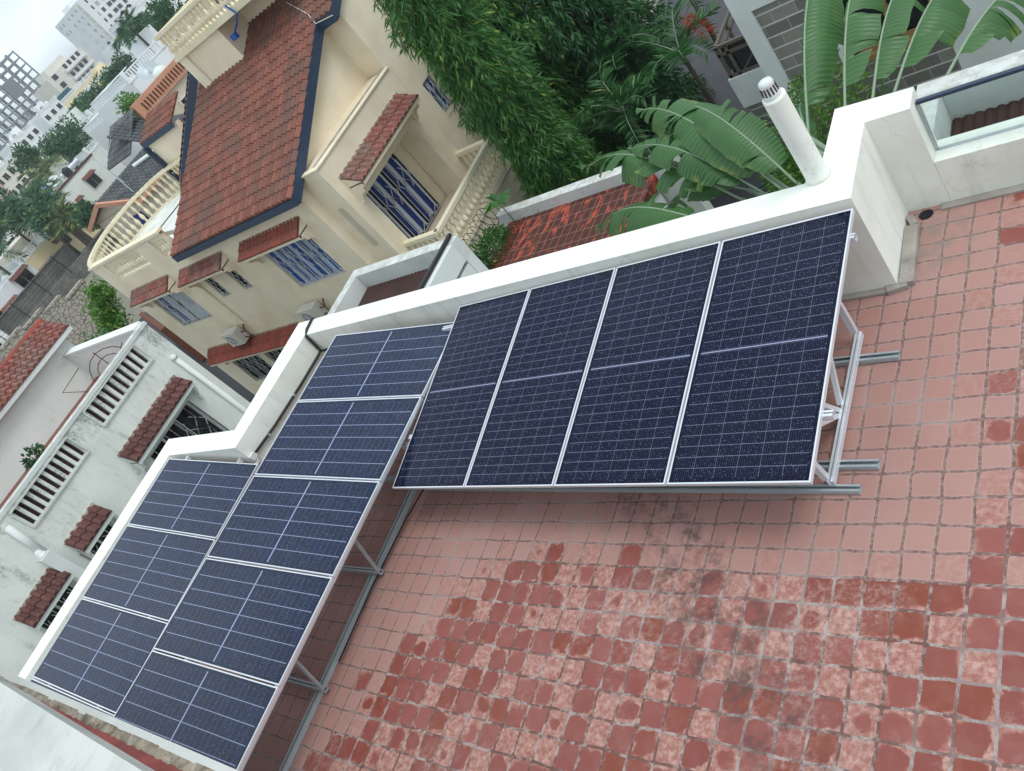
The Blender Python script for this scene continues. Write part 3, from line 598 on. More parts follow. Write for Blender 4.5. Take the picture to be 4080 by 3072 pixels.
# ================================================================== CREAM HOUSE
ch = empty('cream_house', (-18,14,-6.4), 'large cream house with a weathered red tiled gable roof and blue grilled windows', 'house')
YF = 9.10
def fr_window(parent, o, u, w, z0, z1, depth, cols, style, fmat='darkwood'):
    """one window set back in its opening: frame, glazing or curtains, ornamental iron grille in front"""
    o = Vector((o[0], o[1], 0)); u = Vector((u[0], u[1], 0)).normalized(); nb = Vector((-u.y, u.x, 0))
    P = lambda a, z, d=0: o + u*a + nb*d + Vector((0,0,z))
    m = MB(); t = .045
    for a, b in (((0,z0+t/2),(w,z0+t/2)),((0,z1-t/2),(w,z1-t/2))): m.bar(P(a[0],a[1],depth-.03), P(b[0],b[1],depth-.03), .05, t)
    for a in (t/2, w-t/2): m.bar(P(a,z0+t,depth-.03), P(a,z1-t,depth-.03), .05, t, tuple(u))
    for i in range(1, cols): m.bar(P(w*i/cols,z0+t,depth-.03), P(w*i/cols,z1-t,depth-.03), .05, .05, tuple(u))
    wd = part('window', m, fmat, parent)
    part('pane', MB().add([P(0,z0,depth-.005), P(w,z0,depth-.005), P(w,z1,depth-.005), P(0,z1,depth-.005)], [(0,1,2,3)]), 'darkglass' if style != 'open' else 'navy', wd)
    if style in ('blue', 'bright', 'white'):
        cm = {'blue': 'bluecurtain', 'bright': 'brightblue', 'white': 'whitecurtain'}[style]; a_ = MB(); b_ = MB()
        for i in range(cols):
            x0 = w*i/cols + .05; x1 = w*(i+1)/cols - .05; n = 9
            for k in range(n):
                xa = x0 + (x1-x0)*k/n; xb = x0 + (x1-x0)*(k+1)/n; da = .030 + .010*(k % 2)
                tgt = a_ if (style != 'white' and (k < 3 or 5 <= k < 8)) or (style == 'white' and i == 0 and k in (2,3,4)) else b_
                tgt.add([P(xa,z0+.05,depth-da), P(xb,z0+.05,depth-.030-.010*((k+1) % 2)), P(xb,z1-.06,depth-.030-.010*((k+1) % 2)), P(xa,z1-.06,depth-da)], [(0,1,2,3)])
        part('curtain', a_, cm if style != 'white' else 'bluecurtain', wd); part('curtain', b_, 'whitecurtain', wd)
    gr = MB(); d = depth - .10 if depth > .3 else .035
    seg = lambda a, b: gr.bar(P(a[0],a[1],d), P(b[0],b[1],d), .014, .014)
    H_ = z1 - z0; nb_ = max(1, round(w/.62))
    for a in (z0+.03, z1-.03): seg((.02,a),(w-.02,a))
    for i in range(nb_+1): seg((max(.02, min(w-.02, w*i/nb_)), z0+.03), (max(.02, min(w-.02, w*i/nb_)), z1-.03))
    for i in range(nb_):
        xa, xb = w*i/nb_, w*(i+1)/nb_; cx = (xa+xb)/2; hw = (xb-xa)*.27; zc = z0 + H_*.60; zh = min(.22, H_*.2)
        for sx in (-1, 1):
            seg((cx+sx*hw, z0+.03), (cx+sx*hw, zc-zh)); seg((cx+sx*hw, zc+zh), (cx+sx*hw, z1-.03))
            seg((cx+sx*hw, zc-zh), (cx-sx*hw, zc+zh)) if H_ > .6 else None
            seg((cx+sx*hw, zc-zh), (cx+sx*hw*.1, zc-zh*.1)); seg((cx+sx*hw*.45, zc-zh*1.5), (cx+sx*hw*1.55, zc)); seg((cx+sx*hw*1.55, zc), (cx+sx*hw*.45, zc+zh*1.5)); seg((cx+sx*hw*1.0, zc-zh), (cx-sx*hw*.5, zc+zh*.45))
            seg((cx+sx*hw*1.5, z0+.05), (cx+sx*hw, z0+.2)); seg((cx+sx*hw, z0+.2), (cx, z0+.05))
    part('grille', gr, 'grille', wd)
    return wd
def hood(parent, o, u, w, ztop, zbot, proj, tmat='tile_red2', wallmat='cream', name='window_hood', tw=.17):
    """small tiled canopy with plastered soffit beam, scrolled brackets at both ends and a rough mortar line along the wall"""
    o = Vector((o[0], o[1], 0)); u = Vector((u[0], u[1], 0)).normalized(); out_ = Vector((u.y, -u.x, 0)); Z = Vector((0,0,1))
    L = math.hypot(proj, ztop - zbot); v = (out_*proj + Z*(zbot - ztop)).normalized()
    h = part(name, MB().tiles(o + Z*ztop, u, v, w, L, tw, L/2, .030, .030, .02), tmat, parent)
    m = MB(); m.bar(o + out_*(proj-.05) + Z*(zbot-.06), o + u*w + out_*(proj-.05) + Z*(zbot-.06), .07, .09)
    m.bar(o + out_*(proj*.5) + Z*(zbot-.03), o + u*w + out_*(proj*.5) + Z*(zbot-.03), proj*.9, .03)
    for a in (.0, w-.07):
        b = o + u*a; n_ = len(m.v)
        prof = [(0,ztop-.04),(proj*.93,zbot-.02),(proj*.93,zbot-.13),(proj*.70,zbot-.16),(proj*.62,zbot-.27),(proj*.40,zbot-.30),(proj*.22,zbot-.40),(proj*.16,zbot-.52),(0,zbot-.55)]
        vs = [b + out_*x + Z*z for x, z in prof] + [b + u*.07 + out_*x + Z*z for x, z in prof]; k = len(prof); wv = [b + Z*z for x, z in prof] + [b + u*.07 + Z*z for x, z in prof]
        m.add(vs + wv, [(i, i+1, 2*k+i+1, 2*k+i) for i in range(k-1)] + [(k+i+1, k+i, 3*k+i, 3*k+i+1) for i in range(k-1)] + [(i, i+k, i+1+k, i+1) for i in range(k-1)])
    part('bracket', m, wallmat, h)
    rg = random.Random(int(abs(o.x*10)+abs(o.y*7))); q = MB(); a = -.01
    while a < w:
        l = rg.uniform(.06,.16); hh = rg.uniform(.02,.06); c = o + u*a + out_*.02 + Z*(ztop+.012)
        q.bar(c, c + u*min(l, w - a + .01), .05 + rg.uniform(0,.04), hh); a += l
    part('mortar_line', q, 'mortar', h)
    return h
U = (1,0)
X0 = -24.2
def fx(x): return x - X0
holes = [(fx(-23.35), fx(-20.92), .20, .86, .14), (fx(-19.95), fx(-19.12), .20, .86, .14),
         (fx(-15.98), fx(-13.80), -2.33, -.90, .14), (fx(-23.2), fx(-21.1), -2.27, -.84, .14),
         (fx(-19.55), fx(-19.06), -1.74, -.90, .12), (fx(-18.25), fx(-17.76), -1.76, -.98, .12),
         (fx(-23.1), fx(-21.3), -5.4, -4.02, .14), (fx(-20.9), fx(-19.2), -5.4, -4.02, .14)]
wl_ = part('front_wall', MB().wall((X0, YF), U, -12.85 - X0, -6.4, .10, [h for h in holes if h[3] < 0]), 'cream', ch)
pw = part('terrace_parapet', MB().wall((X0, YF), U, -19.03 - X0, .10, .93, [h for h in holes if h[3] > 0], .14).wall((-19.03, YF+.145), (-1,0), 5.17, .10, .93, [(.09, .92, .20, .86, .0), (1.89, 4.32, .20, .86, .0)]), 'cream', ch)
part('parapet_rail', MB().box(X0-.07, -19.05, YF-.06, YF+.22, .93, 1.01), 'cream_rail', pw)
balustrade(pw, [(-23.30, YF+.10), (-20.97, YF+.10)], .20, .655, 'cream_rail', n=11, rail=True, rw=.10, base=False)
balustrade(pw, [(-19.90, YF+.10), (-19.15, YF+.10)], .20, .655, 'cream_rail', n=4, rw=.10, base=False)
part('rear_wall', MB().box(-24.2, -12.2, 19.8, 20, -6.4, .1).box(-24.2, -24.0, YF+.2, 19.8, -6.4, .1), 'cream', ch)
# gable side wall (+x face), stepping out beyond the bay
def gz(y): return .02 + .46*(y - 8.9)
gw = MB(); gw.add([(-12.85,YF,-6.4),(-12.85,13.35,-6.4),(-12.85,13.35,gz(13.35)),(-12.85,YF,gz(YF))], [(0,1,2,3)])
part('gable_wall', gw, 'cream', ch)
ew = MB().wall((-12.1,13.35), (0,1), 6.6, -6.4, 1.9, [(.62,1.10,-1.68,-.68,.1),(.45,1.15,-5.6,-4.75,.1)]); ew.add([(-12.85,13.35,-6.4),(-12.1,13.35,-6.4),(-12.1,13.35,gz(13.35)),(-12.85,13.35,gz(13.35))], [(0,1,2,3)])
ew.add([(-12.1,13.35,1.9),(-12.1,19.95,1.9),(-12.1,19.95,gz(19.95)-1.0),(-12.1,17.5,gz(17.5)),(-12.1,13.35,gz(13.35))], [(0,1,2,3,4)])
part('end_wall', ew, 'cream', ch)
fr_window(ch, (-12.1,13.97), (0,1), .48, -1.68, -.68, .1, 1, 'blue'); fr_window(ch, (-12.1,13.80), (0,1), .70, -5.6, -4.75, .1, 1, 'blue')
# main roof
sl = Vector((0,-1,-.46)).normalized()
def roof_o(y): return .30 + .46*(y - 8.85)
rf = part('roof', MB().tiles((-19.0, 13.05, roof_o(13.05)), (1,0,0), sl, 6.42, (13.05-8.80)*1.1007, .205, .305, .035, .032).tiles((-19.0, 17.6, roof_o(17.6)), (1,0,0), sl, 7.05, (17.6-13.06)*1.1007, .205, .305, .035, .032), 'tile_red', ch)
fs = MB()
zz = lambda y: roof_o(y) - .13
for (xa, ya, yb) in ((-12.60, 8.80, 13.05), (-11.97, 13.05, 17.6)):
    fs.bar((xa, ya, zz(ya)), (xa, yb, zz(yb)), .05, .25)
fs.bar((-12.62,13.04,zz(13.05)), (-11.95,13.04,zz(13.05)), .05, .25)
fs.bar((-19.02,8.78,zz(8.80)), (-12.58,8.78,zz(8.80)), .05, .20); fs.bar((-19.02, 8.80, zz(8.8)), (-19.02, 17.6, zz(17.6)), .05, .22)
part('fascia_board', fs, 'fascia', rf)
sf = MB(); sf.add([(-19.0,8.80,zz(8.8)-.08),(-12.6,8.80,zz(8.8)-.08),(-12.6,13.05,zz(13.05)-.08),(-19.0,13.05,zz(13.05)-.08)], [(0,1,2,3)]).add([(-19,13.05,zz(13.05)-.08),(-11.97,13.05,zz(13.05)-.08),(-11.97,17.6,zz(17.6)-.08),(-19,17.6,zz(17.6)-.08)], [(0,1,2,3)])
part('soffit', sf, 'cream', rf)
part('left_gable', MB().add([(-18.8,9.1,.1),(-18.8,17.5,.1),(-18.8,17.5,gz(17.5)+.1),(-18.8,9.1,gz(9.1)+.05)], [(0,3,2,1)]), 'cream', ch)
part('cable', MB().tube([(-14.2,14.2,roof_o(14.2)+.08),(-12.9,13.3,roof_o(13.3)+.09),(-12.55,12.95,roof_o(12.9)+.06),(-11.95,13.0,roof_o(12.9)-.02)], .012, 6), 'acwhite', rf)
# bay with tiled hood, recessed balcony door and balustrade
by = MB().wall((-12.0,9.40), (0,1), 3.90, -6.4, .34, [(.55,3.25,-3.25,-.97,.82)]); by.add([(-12.85,9.40,-6.4),(-12.0,9.40,-6.4),(-12.0,9.40,.34),(-12.85,9.40,.34)], [(0,1,2,3)]).add([(-12.85,9.4,.34),(-12.0,9.4,.34),(-12.0,13.3,.34),(-12.85,13.3,.34)], [(0,1,2,3)])
bay = part('bay', by, 'cream', ch)
part('coping', MB().box(-12.84,-11.96,9.37,9.55,.342,.38).box(-12.16,-11.96,9.55,13.34,.342,.37), 'cream_rail', bay); part('dirt_line', MB().box(-12.30,-12.165,9.56,13.3,.342,.375), 'cement', bay)
arch_pts = [(-12.52,-2.05),(-12.30,-2.05),(-12.30,-.85)] + [(-12.41+.11*math.cos(t), -.85+.11*math.sin(t)) for t in [PI*i/8 for i in range(1,8)]] + [(-12.52,-.85)]
part('niche', MB().add([(x, 9.396, z) for x, z in arch_pts], [tuple(range(len(arch_pts)))]), 'beige', bay)
hood(ch, (-12.0,9.72), (0,1), 3.2, -.20, -.50, .58, 'tile_mossy', 'cream', 'bay_hood', .21)
fr_window(ch, (-12.0,10.0), (0,1), 2.15, -3.2, -1.0, .81, 3, 'blue', 'iron')
part('wall_lamp', MB().lathe((-12.80,12.10,-1.42), [(.02,0),(.06,.03),(.075,.18),(.09,.2),(.04,.28),(.01,.33)], 6), 'iron', ch)
bl_ = part('balcony', MB().box(-12.0,-10.72,9.70,13.3,-3.42,-3.27).box(-12.0,-10.80,9.78,13.2,-6.4,-3.42), 'cream', ch)
balustrade(bl_, [(-11.98,9.78),(-10.80,9.78),(-10.80,13.2),(-11.98,13.2)], -3.27, .80, 'cream_rail', n=28, railmat='cream_rail', rw=.16)
# hoods, windows, AC units on the front
hood(ch, (-16.35,YF), U, 2.9, -.36, -.62, .46, 'tile_red2'); hood(ch, (-20.0,YF), U, 2.55, -.36, -.62, .46, 'tile_mossy'); hood(ch, (-23.5,YF), U, 2.68, -.32, -.60, .46, 'tile_mossy')
hood(ch, (-23.4,YF), U, 5.7, -3.42, -3.74, .50, 'tile_red2')
fr_window(ch, (-15.98,YF), U, 2.18, -2.33, -.90, .13, 3, 'bright', 'whitecurtain'); fr_window(ch, (-23.2,YF), U, 2.10, -2.27, -.84, .13, 2, 'white')
fr_window(ch, (-19.55,YF), U, .49, -1.74, -.90, .11, 1, 'plain'); fr_window(ch, (-18.25,YF), U, .49, -1.76, -.98, .11, 1, 'plain')
fr_window(ch, (-23.1,YF), U, 1.8, -5.4, -4.02, .13, 3, 'plain'); fr_window(ch, (-20.9,YF), U, 1.7, -5.4, -4.02, .13, 3, 'plain')
part('rain_pipe', MB().tube([(-19.95,YF-.03,-.95),(-19.95,YF-.03,-2.75),(-19.9,YF-.06,-2.85)], .028, 6), 'cream', ch)
def ac_unit(x, label):
    a = empty('air_conditioner', (x, YF-.2, -3.3), label, 'air conditioner', 'outdoor units on the cream house')
    cs = part('casing', MB().box(x, x+.78, YF-.42, YF-.10, -3.33, -2.80), 'acwhite', a)
    part('fan_grille', MB().add([(x+.30+.21*math.cos(t), YF-.424, -3.07+.21*math.sin(t)) for t in [2*PI*i/20 for i in range(20)]], [tuple(range(20))[::-1]]), 'cement', a)
    mm_ = MB()
    for i in range(20):
        t = 2*PI*i/20; t2 = 2*PI*(i+1)/20; mm_.bar((x+.30+.215*math.cos(t), YF-.428, -3.07+.215*math.sin(t)), (x+.30+.215*math.cos(t2), YF-.428, -3.07+.215*math.sin(t2)), .012, .012)
        if i < 10: mm_.bar((x+.30+.2*math.cos(t), YF-.43, -3.07+.2*math.sin(t)), (x+.30-.2*math.cos(t), YF-.43, -3.07-.2*math.sin(t)), .006, .006)
    part('guard', mm_, 'grille', a); part('bracket', MB().bar((x+.1,YF,-3.36),(x+.1,YF-.42,-3.36),.04,.04).bar((x+.68,YF,-3.36),(x+.68,YF-.42,-3.36),.04,.04), 'iron', a)
    part('hose', MB().tube([(x+.78,YF-.2,-3.0),(x+.92,YF-.15,-3.05),(x+.95,YF-.02,-2.85)], .022, 6).tube([(x+.78,YF-.25,-3.2),(x+.9,YF-.1,-3.35),(x+.8,YF-.02,-3.5)], .018, 6), 'rust', a)
ac_unit(-21.05, 'white air conditioner above the long lower hood of the cream house'); ac_unit(-16.55, 'white air conditioner near the white concrete frame, right of the other')
# curved terrace with balustrade
arc = [(-24.15,9.18),(-25.0,9.7),(-25.9,10.6),(-26.5,11.6),(-26.6,12.9),(-26.1,13.7),(-25.3,14.2),(-24.0,14.25),(-22.6,14.1)]
def smooth(pts, n=4):
    o = []
    for i in range(len(pts)-1):
        p0 = pts[max(i-1,0)]; p1 = pts[i]; p2_ = pts[i+1]; p3 = pts[min(i+2,len(pts)-1)]
        for k in range(n):
            t = k/n; o.append(tuple(.5*((2*p1[j]) + (-p0[j]+p2_[j])*t + (2*p0[j]-5*p1[j]+4*p2_[j]-p3[j])*t*t + (-p0[j]+3*p1[j]-3*p2_[j]+p3[j])*t**3) for j in range(len(p1))))
    return o + [pts[-1]]
arcs = smooth(arc)
ct = part('curved_terrace', MB().prism([(-19.05,9.30),(-19.05,14.1)] + arcs[::-1], -.15, .10), 'stained', ch)
part('curved_wall', MB().prism([(-23.9,9.32),(-23.9,14.6)] + [(x*.996-.05, y) for x, y in arcs[::-1]], -6.4, -.152), 'cream', ch)
balustrade(ct, arcs, .10, .98, 'cream_rail', n=34, railmat='cream_rail', rw=.17)
part('lamp_box', MB().bar((-18.95,9.5,.62),(-19.45,9.4,.75), .12, .14), 'pvc', ch)
# roof deck box with balustrade
db = MB().box(-18.40,-16.2,13.5,19.6,1.8,3.46).box(-16.198,-13.2,14.5,19.6,1.8,3.46).box(-18.46,-18.05,13.44,13.497,1.8,3.46)
dk = part('roof_deck', db, 'cream', ch); part('deck_slab', MB().box(-18.5,-13.0,13.38,19.6,3.463,3.56), 'cream_rail', dk)
balustrade(dk, [(-18.42,13.46),(-13.1,13.46)], 3.56, .76, 'cream_rail', n=26, railmat='cream_rail', rw=.2)
balustrade(dk, [(-18.42,13.56),(-18.42,19.2)], 3.56, .76, 'cream_rail', n=14, railmat='cream_rail', rw=.2)
part('blue_pipe', MB().tube([(-15.1,13.36,3.75),(-14.9,13.30,3.45),(-15.3,13.36,3.25),(-15.7,13.40,3.1)], .03, 6).box(-15.85,-15.62,13.34,13.45,2.98,3.14), 'brightblue', dk)
# rear wing: second gable with its own fascia, and a low red roof beside it
rwg = part('rear_wing', MB().box(-24,-21.8,14.6,20,.1,1.0).add([(-21.8,12.9,1.0),(-21.8,16.6,1.0),(-21.8,16.6,3.3),(-21.8,12.9,1.1)], [(0,1,2,3)]), 'cream', ch)
w2 = MB().tiles((-21.36,12.5,1.16), (0,1,.555), (-1,0,-.62), 4.6, 3.4, .21, .31, .035, .03)
part('wing_roof', w2, 'tile_red', ch)
part('wing_fascia', MB().bar((-21.33,12.45,.98),(-21.33,16.5,3.23), .05, .30), 'fascia', ch)
part('lean_roof', MB().tiles((-24.9,15.4,2.62), (1,0,0), (0,-1,-.42), 2.4, 1.2, .21, .3, .035, .03), 'tile_red', ch); part('lean_fascia', MB().bar((-24.9,14.26,2.08),(-22.5,14.26,2.08),.05,.2).bar((-24.92,14.28,2.0),(-24.92,14.28,.1),.08,.20), 'fascia', ch)
part('lean_wall', MB().box(-24.85,-22.5,14.4,14.6,.1,2.05), 'cream', ch)

# ================================================================== WHITE STAINED HOUSE (left)
wh = empty('white_house', (-17,1,-6.4), 'mould-stained white house with slotted roof parapet and brown tiled hoods', 'house')
XW = -14.0
Yb = -6.0
def slots(y0, y1, n, z0, z1):
    p = (y1 - y0)/n; return [(y0 + p*i + p*.22 - Yb, y0 + p*i + p*.78 - Yb, z0, z1, .10) for i in range(n)]
sl_ = slots(2.38, 4.13, 10, .37, .83) + slots(.03, 1.76, 11, .33, .80) + slots(-3.4, -1.25, 12, .33, .80)
wn_h = [(2.35-Yb, 3.85-Yb, -2.2, -.78, .15), (-.02-Yb, .82-Yb, -2.0, -.72, .15), (-1.5-Yb, -.55-Yb, -2.0, -.78, .15)]
part('facade', MB().wall((XW, Yb), (0,1), 4.70 - Yb, -6.4, .88, sl_ + wn_h), 'stained', wh)
for (a, b, z0, z1) in ((2.36,4.15,.37,.83),(.01,1.78,.33,.80),(-3.42,-1.23,.33,.80)):
    lp = MB(); lp.bar((XW+.02,a,z0-.02),(XW+.02,b,z0-.02),.05,.035); lp.bar((XW+.02,a,z1+.02),(XW+.02,b,z1+.02),.05,.03); lp.bar((XW+.02,a,z0),(XW+.02,a,z1),.05,.03,(0,1,0)); lp.bar((XW+.02,b,z0),(XW+.02,b,z1),.05,.03,(0,1,0)); part('slot_frame', lp, 'weathered', wh)
part('coping', MB().box(XW-.16, XW+.03, Yb, 4.72, .882, .96), 'weathered', wh)
part('side_parapet', MB().box(-19.3, XW-.16, 4.54, 4.70, -.1, .93).box(-19.4, -14.2, 4.50, 4.74, .932, .99), 'stained_light', wh)
part('side_wall', MB().box(-19.3, XW-.02, 4.50, 4.68, -6.4, -.102), 'stained', wh)
part('slot_backing', MB().box(XW-.155, XW-.11, Yb, 4.5, .05, .80), 'tile_maroon', wh)  # dark maroon sheet behind the slots, making the openings read dark
part('roof_floor', MB().box(-18.6, XW-.16, Yb, 4.54, -.05, .05), 'tile_mossy', wh)
bk_ = part('rear_block', MB().box(-22.5, -18.6, Yb, 4.9, -6.4, 1.38), 'stained_light', wh)
part('block_roof', MB().tiles((-19.2, -6.1, 1.76), (0,1,0), (1,0,-.42), 11.25, .98, .20, .25, .035, .03), 'tile_mossy', wh)
part('ridge_tiles', MB().tube([(-19.25,-6.1,1.78),(-19.25,5.15,1.78)], .11, 10), 'tile_red2', wh)
part('eave_board', MB().bar((-18.32,-6.1,1.32),(-18.32,5.15,1.32),.05,.14), 'greywhite', wh)
for o_y, w_, zt in ((2.02,2.10,-.24),(.02,.92,-.36),(-1.56,1.12,-.38)):
    hood(wh, (XW, o_y), (0,1), w_, zt, zt-.26, .42, 'tile_brown', 'greywhite', 'window_hood', .17)
for y0, w_, z0, z1, c_, st in ((2.35,1.5,-2.2,-.78,3,'plain'),(-.02,.84,-2.0,-.72,2,'open'),(-1.5,.95,-2.0,-.78,2,'open')):
    wd = fr_window(wh, (XW, y0), (0,1), w_, z0, z1, .14, c_, st, 'greywhite')
gi = MB()
for i in range(9):
    yy = 2.40 + i*.18; gi.bar((XW+.05,yy,-2.15),(XW+.05,yy,-.8),.016,.016,(0,1,0))
    if i % 3 == 1:
        for zc in (-.95,-1.12,-1.5,-1.67):
            for t in range(10): gi.bar((XW+.05,yy+.07*math.cos(t*PI/5),zc+.08*math.sin(t*PI/5)),(XW+.05,yy+.07*math.cos((t+1)*PI/5),zc+.08*math.sin((t+1)*PI/5)),.012,.012)
part('security_bars', gi, 'iron', wh)
part('drain_pipe', MB().tube([(XW+.06,4.45,.02),(XW+.06,4.45,-6.3)], .058, 10).lathe((XW+.06,4.45,.02), [(.07,-.05),(.075,0),(.05,.05),(.02,.06)], 12), 'stained_light', wh, True)
dp = part('duct', MB().bar((XW+.14,-.36,-.10),(XW+.14,-.36,-6.3), .30, .24, (0,1,0)), 'greywhite', wh)
part('soil_pipe', MB().tube([(XW+.1,-.22,.74),(XW+.1,-.30,-.12)], .075, 12).lathe((XW+.14,-.36,-.10), [(.10,0),(.10,.03),(.08,.04),(.07,.13),(.03,.16)], 14), 'pvc', wh, True)
# things left on the stained roof
tag(MB().lathe((-16.6,3.15,.05), [(.10,0),(.16,.06),(.12,.16),(.05,.22)], 7).build('blue_cloth', M['bluecan']), 'crumpled bright blue cloth lying on the stained white roof', 'cloth')
def clump(name, label, cat, c, r, n, leaf, lw, mat, group=None, seedv=1, drop=.3, nz_up=.5):
    rg = np.random.default_rng(seedv); d = rg.normal(size=(n,3)); d /= np.linalg.norm(d, axis=1)[:,None]; rad = rg.random(n)**.33
    p = d*rad[:,None]*np.array(r) + np.array(c); dirs = d + rg.normal(size=(n,3))*.6 + np.array([0,0,nz_up]); return leaves(name, p, dirs, leaf, lw, mat, None, rg, drop), label
def leaves(name, P, D, L, W, mat, parent, rg, fold=.25, Lr=.35):
    """many folded leaves: points P, directions D, length L, width W"""
    n = len(P); D = D/np.linalg.norm(D, axis=1)[:,None]; rnd = rg.normal(size=(n,3)); S = np.cross(D, rnd); S /= np.linalg.norm(S, axis=1)[:,None] + 1e-9; Nn = np.cross(S, D)
    l = L*(1 + (rg.random(n)-.5)*2*Lr); w = W*(.8 + .4*rg.random(n)); o = np.array(OFF[parent.name]) if parent is not None else np.zeros(3); P = P - o
    V = np.empty((n,4,3)); V[:,0] = P; V[:,1] = P + D*(l*.42)[:,None] + S*(w*.5)[:,None] + Nn*(w*fold)[:,None]; V[:,2] = P + D*l[:,None] - np.array([0,0,1])*(l*.10)[:,None]; V[:,3] = P + D*(l*.42)[:,None] - S*(w*.5)[:,None] + Nn*(w*fold)[:,None]
    me = bpy.data.meshes.new(name); me.vertices.add(n*4); me.vertices.foreach_set('co', V.reshape(-1)); me.loops.add(n*4); me.loops.foreach_set('vertex_index', np.arange(n*4, dtype=np.int32))
    me.polygons.add(n); me.polygons.foreach_set('loop_start', np.arange(0, n*4, 4, dtype=np.int32)); me.polygons.foreach_set('loop_total', np.full(n, 4, dtype=np.int32)); me.update(calc_edges=True); me.validate()
    me.materials.append(M[mat]); ob = bpy.data.objects.new(name, me); col.objects.link(ob)
    if parent is not None: ob.parent = parent; OFF[ob.name] = OFF[parent.name]
    return ob
for q, (c, lab) in enumerate((((-17.0,1.75,.33), 'dark blue-green bushy plant nearer the gap between the two slotted parapets'), ((-17.9,-.15,.33), 'dark blue-green bushy plant farther left on the stained roof'))):
    o, l_ = clump('potted_bush', lab, 'plant', c, (.22,.30,.30), 260, .13, .06, 'leaf_dark', seedv=20+q); tag(o, lab, 'plant', 'bushes on the stained white roof')
mt = MB()
for r0, c_ in ((.55,(-15.2,3.9,.55)),(.38,(-15.2,3.9,.55))):
    pts = [(c_[0]+r0*.5*math.cos(t), c_[1]+r0*math.cos(t)*.8, c_[2]+r0*math.sin(t)) for t in [2*PI*i/16 for i in range(17)]]; mt.tube(pts, .011, 6, False)
mt.tube([(-15.2,3.9,.0),(-15.2,3.9,1.15)], .012, 6).tube([(-15.6,3.3,.1),(-15.2,3.9,.55),(-14.7,4.3,.9)], .011, 6).tube([(-15.9,3.4,.5),(-15.9,3.0,1.0),(-15.4,3.5,1.15)], .010, 6)
tag(mt.build('dish_frame', M['rust']), 'rusty bent metal dish frame standing at the corner of the stained roof', 'metal frame')
tag(MB().lathe((-14.9,3.0,.05), [(.12,0),(.20,.12),(.17,.2),(.05,.24)], 10).build('plastic_basin', M['pvc']), 'pale plastic basin behind the slotted white parapet', 'basin')

# ================================================================== alley, walls, stone wall
struct('ground', MB().add([(-3000,-3000,-6.4),(3000,-3000,-6.4),(3000,3000,-6.4),(-3000,3000,-6.4)], [(0,1,2,3)]), 'ground')
struct('alley_paving', MB().add([(-48,4.75,-6.396),(-12.6,4.75,-6.396),(-12.6,19,-6.396),(-48,19,-6.396)], [(0,1,2,3)]), 'slate')
struct('yard_paving', MB().add([(-11.9,9.0,-6.392),(3,9.0,-6.392),(3,40,-6.392),(-11.9,40,-6.392)], [(0,1,2,3)]), 'pavers')
rb = MB(); ys = [4,7.0,9.4,11.6,13.2,15.4,17.2,18.6,20.4]; zs = [-3.3,-2.95,-2.45,-2.7,-2.35,-2.6,-2.95,-3.4]
for a, b, z in zip(ys[:-1], ys[1:], zs): rb.box(-54.5, -54.0 + random.uniform(0,.06), a, b, -6.4, z); rb.box(-54.6, -53.9, a, b, z+.002, z+.14)
st = rb.build('stone_wall', M['rubble']); tag(st, 'rough rubble stone wall with a stepped top beyond the cream house', 'wall')
bw_ = MB().box(-84.4,-84,14,34,-6.4,-4.3).box(-84.5,-83.9,14,34,-4.298,-4.2); tag(bw_.build('boundary_wall', M['black_wall']), 'black mouldy boundary wall in front of the yellow house', 'wall')
tag(MB().box(-75,-74.7,20,38,-6.4,-4.9).build('boundary_wall', M['black_wall']), 'dark mossy wall by the banana clump, behind the stone wall', 'wall')
rz = empty('razor_wire', (-54,12,-2.4), 'razor wire and thin fence wires strung above the rubble stone wall', 'fence')
w_ = MB()
for i in range(5): w_.tube([(-54.2,4,-2.05+i*.24),(-54.2,12,-2.1+i*.23),(-54.2,20.4,-2.05+i*.24)], .010, 4)
part('wire', w_, 'iron', rz)
for i in range(9): part('fence_post', MB().bar((-54.2,4+i*2.05,-2.6),(-54.2,4+i*2.05,-1.0),.05,.05,(0,1,0)), 'iron', rz)
tag(MB().bar((-38.0,14.5,-5.2),(-32.6,12.4,-5.2),.25,2.3).build('boundary_wall', M['rust']), 'rusty brown gate wall strip beside the cream house corner', 'wall')

# ================================================================== RIGHT NEIGHBOUR
nb_ = empty('block_house', (-.5,11.5,-6.4), 'neighbour house of grey concrete blocks and white columns behind the banana leaves', 'house')
part('block_wall', MB().box(-2.14,-1.18,11.05,11.3,-6.4,-1.28).box(-1.18,.70,11.05,11.3,-6.4,-2.98), 'blocks', nb_)
part('column', MB().box(-2.46,-2.14,10.98,11.5,-6.4,-1.25), 'greywhite', nb_)
part('column', MB().box(-1.18,-.98,11.0,11.3,-2.98,-1.25), 'greywhite', nb_)
part('beam', MB().box(-2.46,3.4,10.98,11.5,-1.25,.9), 'greywhite', nb_)
part('white_wall', MB().box(.44,4,11.02,11.3,-6.4,-1.25).box(-2.4,4,11.3,17,-6.4,-.7), 'greywhite', nb_)
part('window_sill', MB().box(-1.0,.62,10.9,11.06,-2.90,-2.80), 'wood', nb_)
wf = MB(); 
for xx in (-.96,-.30,.36): wf.box(xx, xx+.09, 11.02, 11.10, -2.8, -1.25)
wf.box(-.96,.45,11.02,11.10,-2.82,-2.72)
wnd = part('window', wf, 'wood', nb_); part('pane', MB().box(-.9,.4,11.13,11.15,-2.75,-1.25), 'darkglass', wnd)
pc = part('porch', MB().box(-4.5,-2.5,13.6,15.6,-4.5,-3.72), 'greywhite', nb_); part('porch_base', MB().box(-4.42,-2.5,13.66,15.6,-6.4,-4.5), 'blocks', nb_)
pf = MB()
